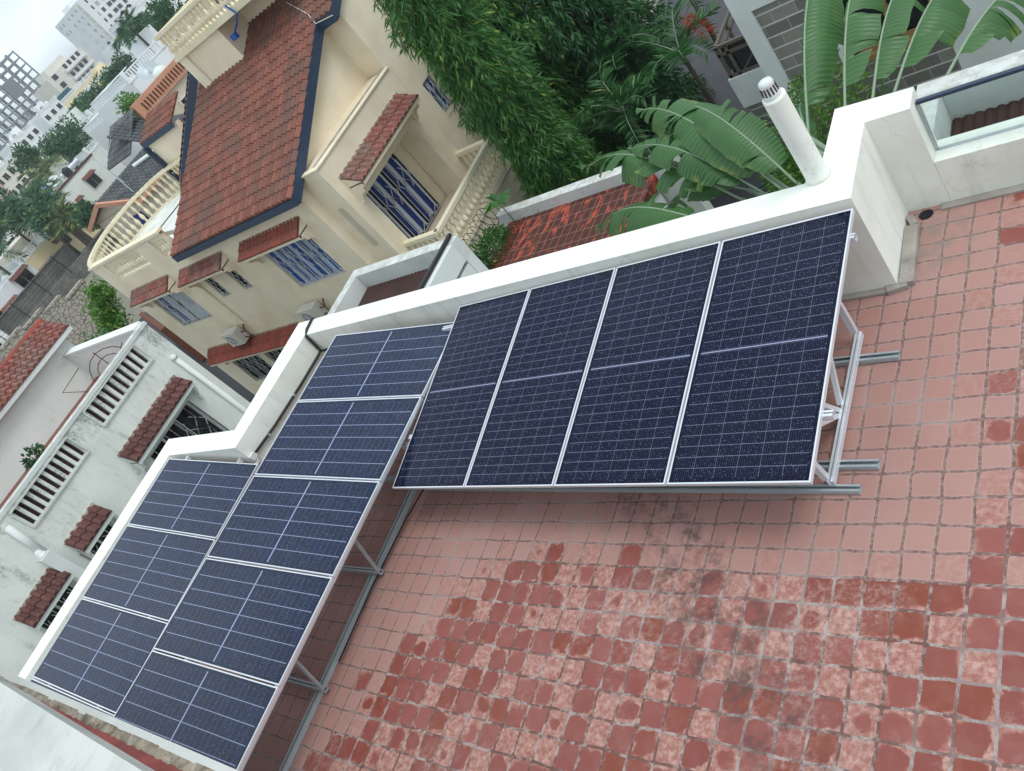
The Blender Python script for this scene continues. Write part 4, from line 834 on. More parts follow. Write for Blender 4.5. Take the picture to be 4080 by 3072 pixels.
for (x_, y_) in ((-4.42,13.68),(-4.20,13.68),(-3.4,13.68),(-2.6,13.68),(-4.42,14.6),(-4.42,15.5)): pf.bar((x_,y_,-3.72),(x_,y_,-2.93),.07,.07,(0,1,0))
for zz_ in (-2.93,-3.68,-3.12): pf.bar((-4.46,13.68,zz_),(-2.5,13.68,zz_),.07,.07); pf.bar((-4.42,13.68,zz_),(-4.42,15.6,zz_),.07,.07)
pf.bar((-4.15,13.7,-3.7),(-3.5,13.7,-3.15),.035,.035)
part('porch_frame', pf, 'darkwood', nb_); part('porch_glass', MB().box(-4.35,-2.6,13.70,13.71,-3.66,-2.98), 'darkglass', nb_)
tag(MB().tiles((-4.6,17.4,-2.1),(1,0,0),(0,-1,-.10),1.9,1.9,.12,1.9,.02,.01).build('awning', M['galv']), 'small corrugated grey metal awning beyond the glazed porch', 'awning')

# ================================================================== MOSSY RED TERRACE BELOW
rp = empty('mossy_terrace', (-6.3,6.5,-2.9), 'low flat roof paved with mossy orange-red tiles below the parapet', 'roof')
part('tiled_floor', MB().box(-8.35,-4.5,3.1,9.45,-2.95,-2.7), 'patio', rp)
part('curb', MB().box(-8.55,-4.0,9.45,9.70,-6.4,-2.45), 'weathered', rp)
part('wall', MB().box(-8.34,-4.6,3.1,9.4,-6.4,-2.96), 'greywhite', rp)
gr_ = MB(); rg = random.Random(5)
for i in range(420):
    t = rg.random(); x, y = -8.2 + rg.random()*.35*(1), 7.2 + t*2.2
    s_ = rg.uniform(.015,.04); gr_.box(x, x+s_, y, y+s_, -2.699, -2.69 + rg.random()*.03)
tag(part('leaf_litter', gr_, 'rust', rp), kind='stuff')

# ================================================================== VEGETATION
def twig_leaves(name, tips, L, W, mat, parent, per, spread, rg, droopdir=(0,0,-1), outw=.45, jitter=.28, fold=.2):
    """tips: (n,3) twig starts with (n,3) outward directions; leaves hang along each drooping twig"""
    P0, D0 = tips; n = len(P0); ps = []; ds = []
    dd = np.array(droopdir, float); D = D0*outw + dd[None]*(1-outw); D /= np.linalg.norm(D, axis=1)[:,None]
    for k in range(per):
        t = k/per*spread; p = P0 + D*t[..., None] if hasattr(t, 'shape') else P0 + D*t
        side = rg.normal(size=(n,3)); side -= D*(side*D).sum(1)[:,None]; side /= np.linalg.norm(side, axis=1)[:,None]
        ps.append(p + rg.normal(size=(n,3))*.015); ds.append(D*.85 + side*.55 + rg.normal(size=(n,3))*jitter)
    return leaves(name, np.concatenate(ps), np.concatenate(ds), L, W, mat, parent, rg, fold)
def mast_tree(x, y, r, z0, z1, n, label, mat='leaf_mast', L=.20, W=.034, seedv=0, lump=.3, group='tall columnar trees by the cream house'):
    rg = np.random.default_rng(seedv); t = empty('mast_tree', (x, y, -6.4), label, 'tree', group)
    part('trunk', MB().tube([(x,y,-6.4),(x+.04,y,-6.4+(z1+6.4)*.35),(x-.03,y+.02,-6.4+(z1+6.4)*.7),(x,y,z1-.3)], [.14,.12,.09,.03], 8), 'trunk', t, True)
    h = rg.random(n)*(z1 - z0) + z0; a = rg.random(n)*2*PI
    prof = np.clip((z1 - h)/1.6, .12, 1)**.6
    lm = 1 + lump*(np.sin(h*2.3 + a*2 + seedv) *.5 + np.sin(h*5.1 - a*3)*.3 + rg.normal(size=n)*.16)
    rr = r*prof*lm*(rg.random(n)**.42)
    P = np.stack([x + rr*np.cos(a), y + rr*np.sin(a), h], 1); D = np.stack([np.cos(a), np.sin(a), np.zeros(n)], 1)
    return twig_leaves('crown', (P, D), L, W, mat, t, 9, .34, rg, outw=.42)
mast_tree(-9.1, 12.72, .80, -5.6, 3.6, 3000, 'bright green columnar tree with drooping leaves, in front of the cream house wall', seedv=3, L=.22, W=.040)
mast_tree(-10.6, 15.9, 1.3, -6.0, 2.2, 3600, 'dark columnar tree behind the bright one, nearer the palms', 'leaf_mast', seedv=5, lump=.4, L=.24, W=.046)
mast_tree(-9.3, 17.3, 1.5, -6.2, .8, 3400, 'darkest columnar tree, above the palm fronds', 'leaf_dark', seedv=8, lump=.45, L=.25, W=.050)  # crown takes the darker leaf greens
mast_tree(-12.3, 21.5, 1.7, -5.0, 3.0, 1100, 'columnar tree at the back at the top edge of the photo', 'leaf_mast', seedv=9, lump=.5, L=.28, W=.05)
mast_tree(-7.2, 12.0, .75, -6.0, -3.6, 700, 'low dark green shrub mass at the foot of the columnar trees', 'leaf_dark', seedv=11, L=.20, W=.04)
def frond(rach, lf, base, az, el, L, nl, ll, droop, rg, lw=.035, up=.3):
    """one pinnate frond: tapering rachis bending over, leaflets in two rows"""
    h = Vector((math.cos(az), math.sin(az), 0)); pts = []; N_ = 12
    for i in range(N_+1):
        t = i/N_; pts.append(Vector(base) + h*(L*t*math.cos(el)*(1-.12*t*t)) + Vector((0,0,1))*(L*t*math.sin(el) - droop*L*t*t))
    rach.tube(pts, [.022*(1 - i/N_*.85) for i in range(N_+1)], 5)
    for i in range(nl):
        t = .12 + .88*i/nl; k = min(N_-1, int(t*N_)); f_ = t*N_ - k; p = pts[k].lerp(pts[k+1], f_); d = (pts[k+1]-pts[k]).normalized(); s = d.cross(Vector((0,0,1))).normalized(); u = s.cross(d)
        l = ll*(.35 + .65*math.sin(PI*min(1, t*.9 + .12)))
        for sg in (-1, 1):
            q = (s*sg*.82 + d*.52 + u*up + Vector(rg.normal(size=3))*.07).normalized(); lf[0].append(p); lf[1].append(q); lf[2].append(l)
def palm(name, x, y, zb, zc, n, L, label, mat='leaf_palm', seedv=0, nl=34, ll=.34, group=None, stemr=.07, lw=.035, mixred=0, elr=(.1,1.2)):
    rg = np.random.default_rng(seedv); t = empty(name, (x, y, zb), label, 'palm', group); part('trunk', MB().tube([(x,y,zb),(x+.05,y,(zb+zc)/2),(x,y,zc)], [stemr*1.3, stemr, stemr*.8], 8), 'trunk', t, True)
    ra = MB(); lf = ([], [], [])
    for i in range(n):
        az = 2*PI*i*.382 + rg.random()*.5; el = elr[0] + (elr[1]-elr[0])*rg.random(); frond(ra, lf, (x,y,zc), az, el, L*(.75 + .35*rg.random()), nl, ll, .30 + .35*rg.random(), rg, lw)
    part('frond_stems', ra, 'stem', t, True)
    P = np.array([tuple(v) for v in lf[0]]); D = np.array([tuple(v) for v in lf[1]]); 
    leaves('fronds', P, D, ll, lw, mat, t, rg, .15, .25)
    return t
GP = 'slender palms behind the banana plant'
for i, (x, y, zc, n, L, s_) in enumerate(((-8.4,16.6,-3.3,14,2.0,31),(-7.7,14.4,-3.9,12,1.7,32),(-6.6,16.2,-3.9,12,1.8,33),(-8.9,19.0,-2.9,12,2.1,34),(-7.0,18.8,-3.2,12,1.9,35),(-9.4,14.2,-4.2,11,1.6,36),(-6.9,13.2,-4.9,10,1.4,37))):
    palm('areca_palm', x, y, -6.4, zc, n, L, ['central dark palm with arching fronds behind the banana leaves', 'low palm just above the banana tips', 'right-hand palm beside the dark paving', 'tall palm at the top edge between the trees', 'palm at the top edge near the awning', 'palm half buried under the columnar trees', 'smallest palm at the curb of the mossy terrace'][i], seedv=s_, nl=30, ll=.42, group=GP, lw=.040)
rr = empty('red_frond', (-6.0,16.2,-3.6), 'single orange-red dying palm frond beside the dark paving', 'palm frond'); ra = MB(); lf = ([], [], []); rg_ = np.random.default_rng(4)
frond(ra, lf, (-6.5,16.9,-3.35), -.75, .05, 1.35, 30, .34, .38, rg_); part('stem', ra, 'rust', rr); leaves('leaflets', np.array([tuple(v) for v in lf[0]]), np.array([tuple(v) for v in lf[1]]), .32, .04, 'leaf_red', rr, rg_, .15)
def bush(name, c, r, n, L, W, mat, label, cat='shrub', group=None, seedv=0, stems=True):
    rg = np.random.default_rng(seedv); t = empty(name, (c[0], c[1], c[2]-r[2]), label, cat, group)
    if stems: part('stems', MB().tube([(c[0],c[1],c[2]-r[2]),(c[0]+.05,c[1],c[2])], .03, 5).tube([(c[0],c[1],c[2]-r[2]),(c[0]-.1*r[0],c[1]+.4*r[1],c[2]+.2*r[2])], .02, 5), 'trunk', t)
    d = rg.normal(size=(n,3)); d /= np.linalg.norm(d, axis=1)[:,None]; k = rg.normal(size=(9,3)); k /= np.linalg.norm(k, axis=1)[:,None]
    lum = 1 + .22*(np.maximum(0, d@k.T)**6).sum(1) - .12; P = d*(rg.random(n)**.3*lum)[:,None]*np.array(r) + np.array(c)
    leaves('foliage', P, d + rg.normal(size=(n,3))*.5 + [0,0,.3], L, W, mat, t, rg, .25); return t
bush('hedge_bush', (-3.4,12.4,-5.7), (.9,.8,.7), 2600, .10, .04, 'leaf_hedge', 'bright yellow-green clipped shrub beside the porch base', seedv=41)
bush('hedge_bush', (-1.6,10.0,-4.2), (1.2,1.0,2.2), 5200, .11, .045, 'leaf_hedge', 'dense green shrub behind the banana stems next to the vent pipe', seedv=42)
bush('hedge_bush', (-2.9,8.2,-4.9), (1.3,1.0,1.5), 3800, .10, .04, 'leaf_creeper', 'green shrub under the drooping banana leaves', seedv=43)
bush('hedge_bush', (.6,8.2,-4.6), (1.0,.9,1.8), 2600, .12, .05, 'leaf_creeper', 'dark green shrub right of the vent pipe foot', seedv=44)
# creeper with razor coil along the mossy roof, and the young glossy sapling
bush('creeper', (-8.25,7.2,-2.75), (.32,.75,.42), 2300, .085, .04, 'leaf_creeper', 'small-leaved creeper at the near edge of the mossy tile roof', 'plant', None, 51)
bush('creeper', (-8.35,8.45,-2.65), (.30,.75,.40), 2300, .085, .04, 'leaf_creeper', 'small-leaved creeper at the far corner of the mossy tile roof', 'plant', None, 52)
sap = empty('sapling', (-8.2,9.45,-2.7), 'young sapling with long glossy leaves at the far corner of the mossy roof', 'plant'); part('stem', MB().tube([(-8.2,9.45,-2.9),(-8.15,9.42,-2.1)], .015, 5), 'stem', sap)
rg = np.random.default_rng(6); a = np.arange(14)*2.4; leaves('leaf_whorl', np.tile(np.array([[-8.15,9.42,-2.08]]), (14,1)), np.stack([np.cos(a), np.sin(a), .15+.2*np.sin(a*3)], 1), .42, .15, 'leaf_creeper', sap, rg, .12, .15)
cw = MB(); cy = 6.9
pts = [(-8.75+.05*math.sin(t*.3), 6.9 + t*.055, -2.35) for t in range(52)]; coil = [(p[0] + .30*math.cos(i*.72), p[1], p[2] + .30*math.sin(i*.72)) for i, p in enumerate([(-8.75, 6.9 + t*.022, -2.4) for t in range(130)])]
cw.tube(coil, .009, 4); tag(cw.build('razor_wire', M['iron']), 'coil of razor wire in front of the creeper against the cream wall', 'wire')
# banana / traveller's palm: big torn blades
def blade(mb, uvs, base, tip, width, rg, droop=.12, tears=5, roll=0., sag=.25, ragged=0., side=None):
    B, T = Vector(base), Vector(tip); L = (T-B).length; Z = Vector((0,0,1)); d = (T-B).normalized(); s0 = d.cross(Z).normalized(); s0 = (Matrix.Rotation(roll, 3, d) @ s0); n0 = s0.cross(d).normalized()
    if n0.z < 0: n0 = -n0
    NS = 46; mid = [B.lerp(T, i/NS) + Z*(math.sin(PI*min(1, i/NS*1.05))*.10*L - droop*L*(i/NS)**3) for i in range(NS+1)]
    def wprof(t): t = max(0, (t-.10)/.90); return width/2*(max(0, math.sin(PI*min(1, t**.62)))**.55) if t > 0 else 0
    for sg in (-1, 1):
        cuts = sorted(rg.uniform(.16,.97) for _ in range(tears)); ci = 0; bend = rg.uniform(-.05,.1); vl = None; slip = 0.; shr = 1.
        for i in range(NS):
            t0, t1 = i/NS, (i+1)/NS
            newc = ci < len(cuts) and t1 > cuts[ci]
            if newc:
                while ci < len(cuts) and t1 > cuts[ci]: ci += 1
                bend = rg.uniform(-.05, .30 + ragged*.5); slip = rg.uniform(-.03,.05)*L; shr = rg.uniform(.80,1.08) if ragged else rg.uniform(.93,1.04); vl = None
            if t0 < .09: vl = None; continue
            row = []
            for (t, m_) in ((t0, mid[i]), (t1, mid[i+1])):
                w = wprof(t)*shr*(1. if side is None else side[0 if sg < 0 else 1])*(1 + .02*math.sin(t*60)); r = []
                for k in range(5):
                    q = k/4; r.append(m_ + s0*(sg*w*q) + d*(w*q*.28 + slip*q) + n0*(w*(.22*q - (sag+bend)*q*q*1.25)) - Z*(bend*w*q*q*.9))
                row.append(r)
            b = len(mb.v)
            a_ = vl if vl is not None else row[0]
            if vl is None and newc: a_ = [p + d*(.012*L*k/4) for k, p in enumerate(row[0])]
            mb.v += [tuple(p) for p in a_] + [tuple(p) for p in row[1]]
            for k in range(4):
                mb.f.append((b+k, b+k+1, b+5+k+1, b+5+k)); uvs.append([(sg*k/4, t0), (sg*(k+1)/4, t0), (sg*(k+1)/4, t1), (sg*k/4, t1)])
            vl = row[1]
    return mid
def banana_plant(root, label, leaves_, name='banana_plant', seedv=1):
    rg = random.Random(seedv); t = empty(name, root, label, 'plant')
    part('stem', MB().tube([root, (root[0]+.05, root[1]+.05, (root[2]-1)/2), (root[0], root[1]+.1, -1.3)], [.20,.16,.10], 12), 'stem', t, True)
    for (b, tp, w, tears, rag, roll, droop, *sd) in leaves_:
        mb = MB(); uvs = []; mid = blade(mb, uvs, b, tp, w, rg, droop, tears, roll, .25, rag, sd[0] if sd else None); o = mb.build('leaf', M['banana'], t, True)
        uv = o.data.uv_layers.new(name='uv'); k = 0
        for u4 in uvs:
            for q in u4: uv.data[k].uv = q; k += 1
        mr = MB().tube(mid, [.017*(1 - i/len(mid)*.85) for i in range(len(mid))], 6); part('midrib', mr, 'stem', o, True)
        part('stalk', MB().tube([(root[0], root[1]+.1, -1.9), (Vector((root[0], root[1], -1.6)) + (Vector(b) - Vector(root))*.0 + (Vector(b)-Vector((root[0],root[1],-1.6)))*.55), b], [.05,.04,.03], 6), 'stem', o, True)
banana_plant((.55,4.9,-6.4), 'large banana plant with torn arching leaves left of the vent pipe', [
    ((-0.03,5.34,-0.80),(-1.81,7.14,-0.10),.62,6,.2,.15,.05), ((-0.29,5.45,-0.90),(-2.82,7.70,-0.10),.60,8,.3,-.1,.08), ((-0.59,5.60,-1.00),(-2.79,6.87,-0.20),.54,11,.5,.1,.10),
    ((-1.00,5.76,-1.10),(-4.07,7.47,-0.50),.66,16,.9,.1,.10), ((-1.30,5.30,-0.95),(-3.54,6.18,-0.90),.72,10,.5,.25,.10), ((-1.10,6.19,-1.30),(-3.13,7.26,-1.80),.55,9,.8,.2,.10), ((-0.61,5.93,-1.00),(-1.98,7.21,-0.60),.48,7,.5,-.2,.12)], seedv=2)
banana_plant((1.2,5.1,-6.4), 'row of upright torn banana leaves right of the vent pipe, before the block house', [
    ((0.36,5.30,-0.21),(0.31,8.2,0.48),.56,7,.3,.1,.0,(.16,1.30)), ((0.81,5.30,-0.08),(0.82,8.0,0.27),.50,10,.7,.1,.0,(.14,1.25)), ((1.08,5.30,-0.09),(1.33,8.0,-0.03),.46,18,1.0,.1,.02,(.12,1.2)),
    ((1.28,5.40,-0.10),(1.92,8.2,-0.42),.50,8,.6,.1,.0,(.14,1.25)), ((1.80,5.30,-0.04),(2.65,7.9,-0.78),.46,20,1.1,.1,.02,(.10,1.2)), ((0.39,5.20,-0.30),(0.05,6.20,-0.20),.24,4,.4,.3,.10)], seedv=5)
hs = MB().tube([(-3.1,7.6,-5.9),(-3.0,8.4,-5.7),(-3.3,9.4,-5.9)], .03, 6).tube([(-5.0,13.0,-6.35),(-4.2,13.6,-6.3),(-4.6,14.6,-6.35)], .03, 6); tag(hs.build('garden_hose', M['netgreen']), 'green garden hose lying below the banana leaves', 'hose')
# hedge row left of the cream house
def hedge_run(a, b, r, n, label, mat, seedv):
    rg = np.random.default_rng(seedv); t = empty('hedge', a, label, 'hedge'); u = rg.random(n)[:,None]; A, B = np.array(a), np.array(b)
    P = A + (B-A)*u + rg.normal(size=(n,3))*np.array(r)*.5; part('stems', MB().bar(Vector(a)-Vector((0,0,.3)), Vector(b)-Vector((0,0,.3)), .1, .1), 'trunk', t)
    leaves('foliage', P, rg.normal(size=(n,3)) + [.3,-.2,.8], .26, .09, mat, t, rg, .2); return t
hedge_run((-30.5,9.9,-2.7),(-30.5,11.2,-.6),(.5,.55,.4),2600,'tall thin yellow-green hedge tree between the cream and white houses','leaf_hedge',61)
hedge_run((-33,9.0,-4.2),(-38,12.2,-4.2),(.9,.8,.9),2600,'round green shrub in the gap behind the stained white roof','leaf_creeper',62)
hedge_run((-25.5,5.9,-2.0),(-25.5,7.6,-1.0),(.6,.6,.5),2300,'green shrub against the stained white side parapet','leaf_creeper',63)
bush('hedge_bush', (-11.6,5.6,-4.6), (.6,.7,.6), 900, .13, .06, 'leaf_hedge', 'small leafy plant in the alley corner by the lower hood', seedv=64)

# ================================================================== DISTANCE
def bear(az, D): return CAM.x + D*math.cos(R_(az)), CAM.y + D*math.sin(R_(az))
def at_(az, el, D): x, y = bear(az, D); return x, y, CAM.z + D*math.tan(R_(el))
def win_grid(mb, frm, x, ys, zs, w, h, off=.06):
    for y in ys:
        for z in zs: mb.box(x, x+off, y-w/2, y+w/2, z-h/2, z+h/2)
def far_house(name, label, x0, x1, y0, y1, z0, z1, wallm, wins=(), par=.8, parn=0, hoods=(), roofm=None, group=None, cat='house', wside=()):
    """plain block with parapet, +x facade windows [(y, z, w, h)], tiled hoods [(y, z, w)], slotted parapet"""
    t = empty(name, ((x0+x1)/2, (y0+y1)/2, z0), label, cat, group); part('wall', MB().box(x0, x1, y0, y1, z0, z1), wallm, t)
    if par:
        pm = MB(); e = .12
        for (a0,a1,b0,b1) in ((x1-e,x1+.05,y0,y1),(x0,x0+e,y0,y1),(x0+e,x1-e,y0,y0+e),(x0+e,x1-e,y1-e,y1)):
            pm.box(a0,a1,b0,b1,z1,z1+.12).box(a0,a1,b0,b1,z1+par-.12,z1+par)
        L = y1-y0; n = parn or int(L/.35)
        for i in range(n):
            yy = y0 + (i+.5)*L/n; pm.box(x1-.10, x1+.02, yy-.09, yy+.09, z1+.12, z1+par-.12)
        for yy in (y0, (y0+y1)/2, y1): pm.box(x1-.25, x1+.1, yy-.22, yy+.22, z1, z1+par+.18)
        for i in range(int((x1-x0)/.35)):
            xx = x0 + .17 + i*.35; pm.box(xx-.09, xx+.09, y0+.01, y0+.10, z1+.12, z1+par-.12)
        part('parapet', pm, 'farwhite' if wallm != 'farpink' else 'farpink', t)
    rk_ = random.Random(int(abs(x0*7+y0*3)))
    if cat == 'house' and y1 - y0 > 5:
        for q_ in range(rk_.randint(1,3)):
            xx = rk_.uniform(x0+1, x1-1); yy = rk_.uniform(y0+1, y1-1); part('roof_tank', MB().lathe((xx,yy,z1), [(.5,0),(.52,.9),(.45,1.05),(.18,1.2),(.1,1.25)], 10), rk_.choice(['iron','rubber','pvc','cement']), t)
        part('stair_head', MB().box(x0+.6, x0+3.0, y1-3.2, y1-.8, z1, z1+2.1), wallm, t)
    for (y, z, w, h) in wins:
        f = part('window', MB().box(x1, x1+.10, y-w/2-.08, y+w/2+.08, z-h/2-.08, z+h/2+.08), 'farcream', t); part('pane', MB().box(x1+.05, x1+.13, y-w/2, y-.03, z-h/2, z+h/2).box(x1+.05, x1+.13, y+.03, y+w/2, z-h/2, z+h/2), 'darkglass', f)
    for (x, z, w, h) in wside:
        f = part('window', MB().box(x-w/2-.08, x+w/2+.08, y0-.10, y0, z-h/2-.08, z+h/2+.08), 'farcream', t); part('pane', MB().box(x-w/2, x-.03, y0-.13, y0-.05, z-h/2, z+h/2).box(x+.03, x+w/2, y0-.13, y0-.05, z-h/2, z+h/2), 'darkglass', f)
    for (y, z, w) in hoods:
        part('window_hood', MB().tiles((x1, y-w/2, z+.28), (0,1,0), (1,0,-.5), w, .8, .22, .4, .04, .03), 'tile_mossy', t)
    return t
# white apartment tower
tw = empty('apartment_tower', (-340,235,-6.4), 'tall white apartment tower with rows of small windows against the sky', 'building')
part('wall', MB().box(-354,-329,219,262,-6.4,22.3), 'farwhite', tw); part('roof_block', MB().box(-352,-346,226,238,22.3,24.5).box(-338,-332,228,244,22.3,26.5).box(-350,-344,250,258,22.3,25), 'farwhite', tw)
part('side_slab', MB().box(-355.5,-354,222,258,-6.4,19), 'farcream', tw)
nw = 0
for k in range(9):
    z = 20.3 - k*3.05
    for y, w in ((222.5,.8),(225.5,1.6),(229.5,2.2),(232.3,2.2),(236,1.5),(240,.8),(242,.8),(245,2.2),(249,2.2),(253,1.4),(257,.8)):
        if nw < 98: part('window', MB().box(-329,-328.9,y-w/2,y+w/2,z-.8,z+.8), 'darkglass' if (k*3+int(y)) % 4 else 'galv_dark', tw); nw += 1
bs = MB(); sd_ = MB()
for k in range(9):
    z = 20.3 - k*3.05; bs.box(-330.9,-328.97,219.9-1.2,219,z-1.2,z+1.0)
    for x, w in (((-334,1.0),(-338,1.2),(-342,1.0),(-348,1.0),(-351,1.0)) if k < 2 else ((-334.5,1.4),(-340,.5))): sd_.box(x-w/2,x+w/2,218.93,219,z-.6,z+.6)
part('bay_strip', bs, 'farcream', tw); tag(part('side_windows', sd_, 'galv_dark', tw), kind='stuff')
# concrete frame under construction
fr = empty('concrete_frame', (-400,200,-6.4), 'grey multi-storey concrete frame under construction with scaffolding and green netting', 'building')
xs_ = [-404,-396,-389]; ys_ = [176 + i*4.55 for i in range(10)]; zs_ = [-6.4 + i*3.15 for i in range(12)]
cm = MB(); bm_ = MB(); sm = MB(); gm = MB()
for x in xs_:
    for y in ys_: cm.box(x-.28, x+.28, y-.28, y+.28, -6.4, zs_[-1] + 1.2*random.random())
for z in zs_[1:]:
    for x in xs_: bm_.box(x-.2, x+.2, ys_[0], ys_[-1], z-.55, z)
    for y in ys_: bm_.box(xs_[0], xs_[-1], y-.2, y+.2, z-.55, z)
for z in zs_[1:4]: sm.box(xs_[0], xs_[-1], ys_[0], ys_[-1], z, z+.15)
for i in range(330):
    y = random.uniform(ys_[0], ys_[-1]-6); k = random.choice([0,1,2,3,4,5,6,7,8,9]) if y < 190 else random.choice([0,1,2,3,4]); x = random.choice(xs_[1:]) + random.uniform(-1,.6); gm.bar((x, y, zs_[k]), (x+random.uniform(-.3,.3), y + random.uniform(-.5,.5), zs_[k+1]-.5), .10, .10)
part('columns', cm, 'scaffold', fr); part('beams', bm_, 'scaffold', fr); part('floor_slabs', sm, 'scaffold', fr); tag(part('scaffold_poles', gm, 'darkwood', fr), kind='stuff')
part('wall_panel', MB().box(-388.6,-388.4,199.6,206.5,14.4,21.5), 'greysheet', fr); part('net', MB().box(-388.6,-388.5,180,200,-6.4,1.5), 'netgreen', fr)
part('backing', MB().box(-411,-410.8,176,214,-6.4,6), 'greysheet', fr)
# cream balconied block, teal hut, yellow arcaded block
cb_ = empty('balcony_block', (-300,170,-6.4), 'cream apartment block with white balconies left of the tower', 'building')
D = 330; xa, ya = bear(150.7, D); xb_, yb_ = bear(148.2, D); XF = -284
y_l = CAM.y + (CAM.x - XF)*math.tan(R_(180-150.8)); y_r = CAM.y + (CAM.x - XF)*math.tan(R_(180-148.1))
part('wall', MB().box(XF-14, XF, y_l, y_r, -6.4, 10.0).box(XF-12, XF-4, y_l+4, y_r-5, 10, 12.5), 'farcream', cb_)
for k in range(4):
    z = -2 + k*3.1; part('balcony', MB().box(XF, XF+1.4, y_l+7, y_r-1, z, z+1.0), 'farwhite', cb_)
    for j_ in range(4): part('window', MB().box(XF, XF+.1, y_l+8+j_*2.3, y_l+9.3+j_*2.3, z+1.1, z+2.6), 'darkglass', cb_)
    part('window', MB().box(XF, XF+.1, y_l+2, y_l+4, z+.8, z+2.4), 'darkglass', cb_)
far_house('hut', 'small teal shed roof beside the construction frame', -262, -255, 140.5, 145.5, -6.4, 4.6, 'netgreen', par=0, cat='shed')
XY = -222; yl = CAM.y + (CAM.x-XY)*math.tan(R_(180-151.3)); yr = CAM.y + (CAM.x-XY)*math.tan(R_(180-148.0))
yb2 = far_house('arcade_block', 'long yellow building with blind white arches below the tower', XY-10, XY, yl, yr, -6.4, 2.6, 'faryellow', [(yl+3+i*2.6, -3.2+k*2.8, 1.1, 1.3) for i in range(7) for k in (0,1)], par=.9, cat='building')
am = MB()
for i in range(6):
    for k in (0,1):
        y = yl+3.2+i*1.7; z = -3.6+k*2.8
        am.add([(XY+.15, y-.5, z)] + [(XY+.15, y+.5*math.cos(PI - t*PI/8), z+.7+.5*math.sin(t*PI/8)) for t in range(9)] + [(XY+.15, y+.5, z)], [tuple(range(11))[::-1]])
part('arches', am, 'farwhite', yb2)
def mk(azl, azr, D, ztop, label, wallm, dep=8, nwx=3, rows=2, name='far_house', group='white houses in the distance', par=.7, zb=-6.4):
    X = CAM.x - D*abs(math.cos(R_((azl+azr)/2))); a = CAM.y + (CAM.x-X)*math.tan(R_(180-azl)); b = CAM.y + (CAM.x-X)*math.tan(R_(180-azr))
    if a > b: a, b = b, a
    W_ = b-a; ws = [(a + W_*(i+.5)/nwx, ztop - 1.6 - 2.9*k, 1.1, 1.2) for i in range(nwx) for k in range(rows)]
    return far_house(name, label, X-dep, X, a, b, zb, ztop, wallm, ws, par=par, group=group), (X, a, b)
mk(152.6, 151.2, 250, 4.6, 'plain white block with six square windows below the concrete frame', 'farwhite', 8, 3, 3)
mk(155.0, 153.2, 240, 4.5, 'white block farther left with a grey stair wall, above the coconut palm', 'farwhite', 8, 4, 3)
mk(153.3, 152.5, 262, 3.5, 'grey unfinished block wedged between the two white blocks', 'farcream', 6, 2, 2)
mk(157.2, 155.3, 200, 3.0, 'pale block at the left edge under the scaffolding', 'farcream', 8, 4, 3)
mk(159.6, 157.0, 170, 2.6, 'pinkish-brown block at the far left edge', 'farpink', 8, 4, 3)
mk(154.2, 152.3, 300, 2.5, 'pale pink house at the foot of the concrete frame', 'farpink', 8, 3, 2)
mk(146.5, 143.0, 250, 4.0, 'white house behind the palms right of the tower', 'farwhite', 8, 4, 3)
mk(144.6, 141.5, 150, 5.5, 'white building with dark windows behind the deck railing', 'farwhite', 8, 4, 3)
mk(149.5, 147.0, 215, 1.4, 'low cream annexe at the foot of the tower', 'faryellow', 8, 4, 2)
# white houses in the middle distance
far_house('white_villa', 'white villa with slotted parapet beside the round green tree', -122, -112, 58.8, 67.0, -6.4, .35, 'stained_light', [(64.2,-1.9,1.6,1.3),(60.5,-3.6,1.0,1.1)], par=.85, hoods=[(64.2,-1.0,2.2)])
far_house('white_villa', 'lower white wing in front, with a long slotted parapet and a grey tank', -111.9, -103, 53.5, 60.2, -6.4, -1.9, 'stained_light', [(58.0,-3.7,1.8,1.1)], par=.8, hoods=[(58.0,-3.0,2.4)])
v3 = far_house('white_villa', 'stained white villa with blue and white satellite dishes on its roof corner', -104, -97, 42.8, 50.5, -6.4, -1.75, 'stained_light', [(44.5,-4.6,1.4,1.2),(48.0,-3.7,1.5,1.2)], par=.0, hoods=[(44.5,-3.8,1.8),(48.0,-2.9,1.8)])
part('roof_edge', MB().box(-104,-96.9,42.6,43.0,-1.75,-1.45).box(-97.2,-96.9,43,50.5,-1.75,-1.5), 'tile_brown', v3)
def dish(x, y, z, r, mat, label):
    t = empty('satellite_dish', (x,y,z-.8), label, 'satellite dish', 'satellite dishes'); d = Vector((.6,-.3,.75)).normalized(); a = d.cross(Vector((0,0,1))).normalized(); b = a.cross(d); c = Vector((x,y,z)); vs = [c - d*r*.28]; 
    for k_ in (.5, 1.): vs += [c + (a*math.cos(q) + b*math.sin(q))*r*k_ - d*r*.28*(1-k_*k_) for q in [2*PI*i/18 for i in range(18)]]
    part('reflector', MB().add(vs, [(0,1+i,1+(i+1)%18) for i in range(18)] + [(1+i,19+i,19+(i+1)%18,1+(i+1)%18) for i in range(18)]), mat, t); part('mast', MB().tube([(x,y,z-.8),(x,y,z-.1)], .05, 6).tube([c-b*r*.9, c+d*r*.8], .03, 5), 'galv', t)
dish(-98.2,43.6,-.9,.8,'bluecan','bright blue satellite dish on the corner of the stained villa'); dish(-98.6,45.4,-.7,.8,'pvc','white satellite dish just above the blue one'); dish(-86.5,34.2,-2.4,.75,'pvc','white satellite dish on the yellow house parapet'); dish(-66.5,44.4,1.5,1.0,'galv','grey mesh satellite dish on the white house behind the terracotta parapet')
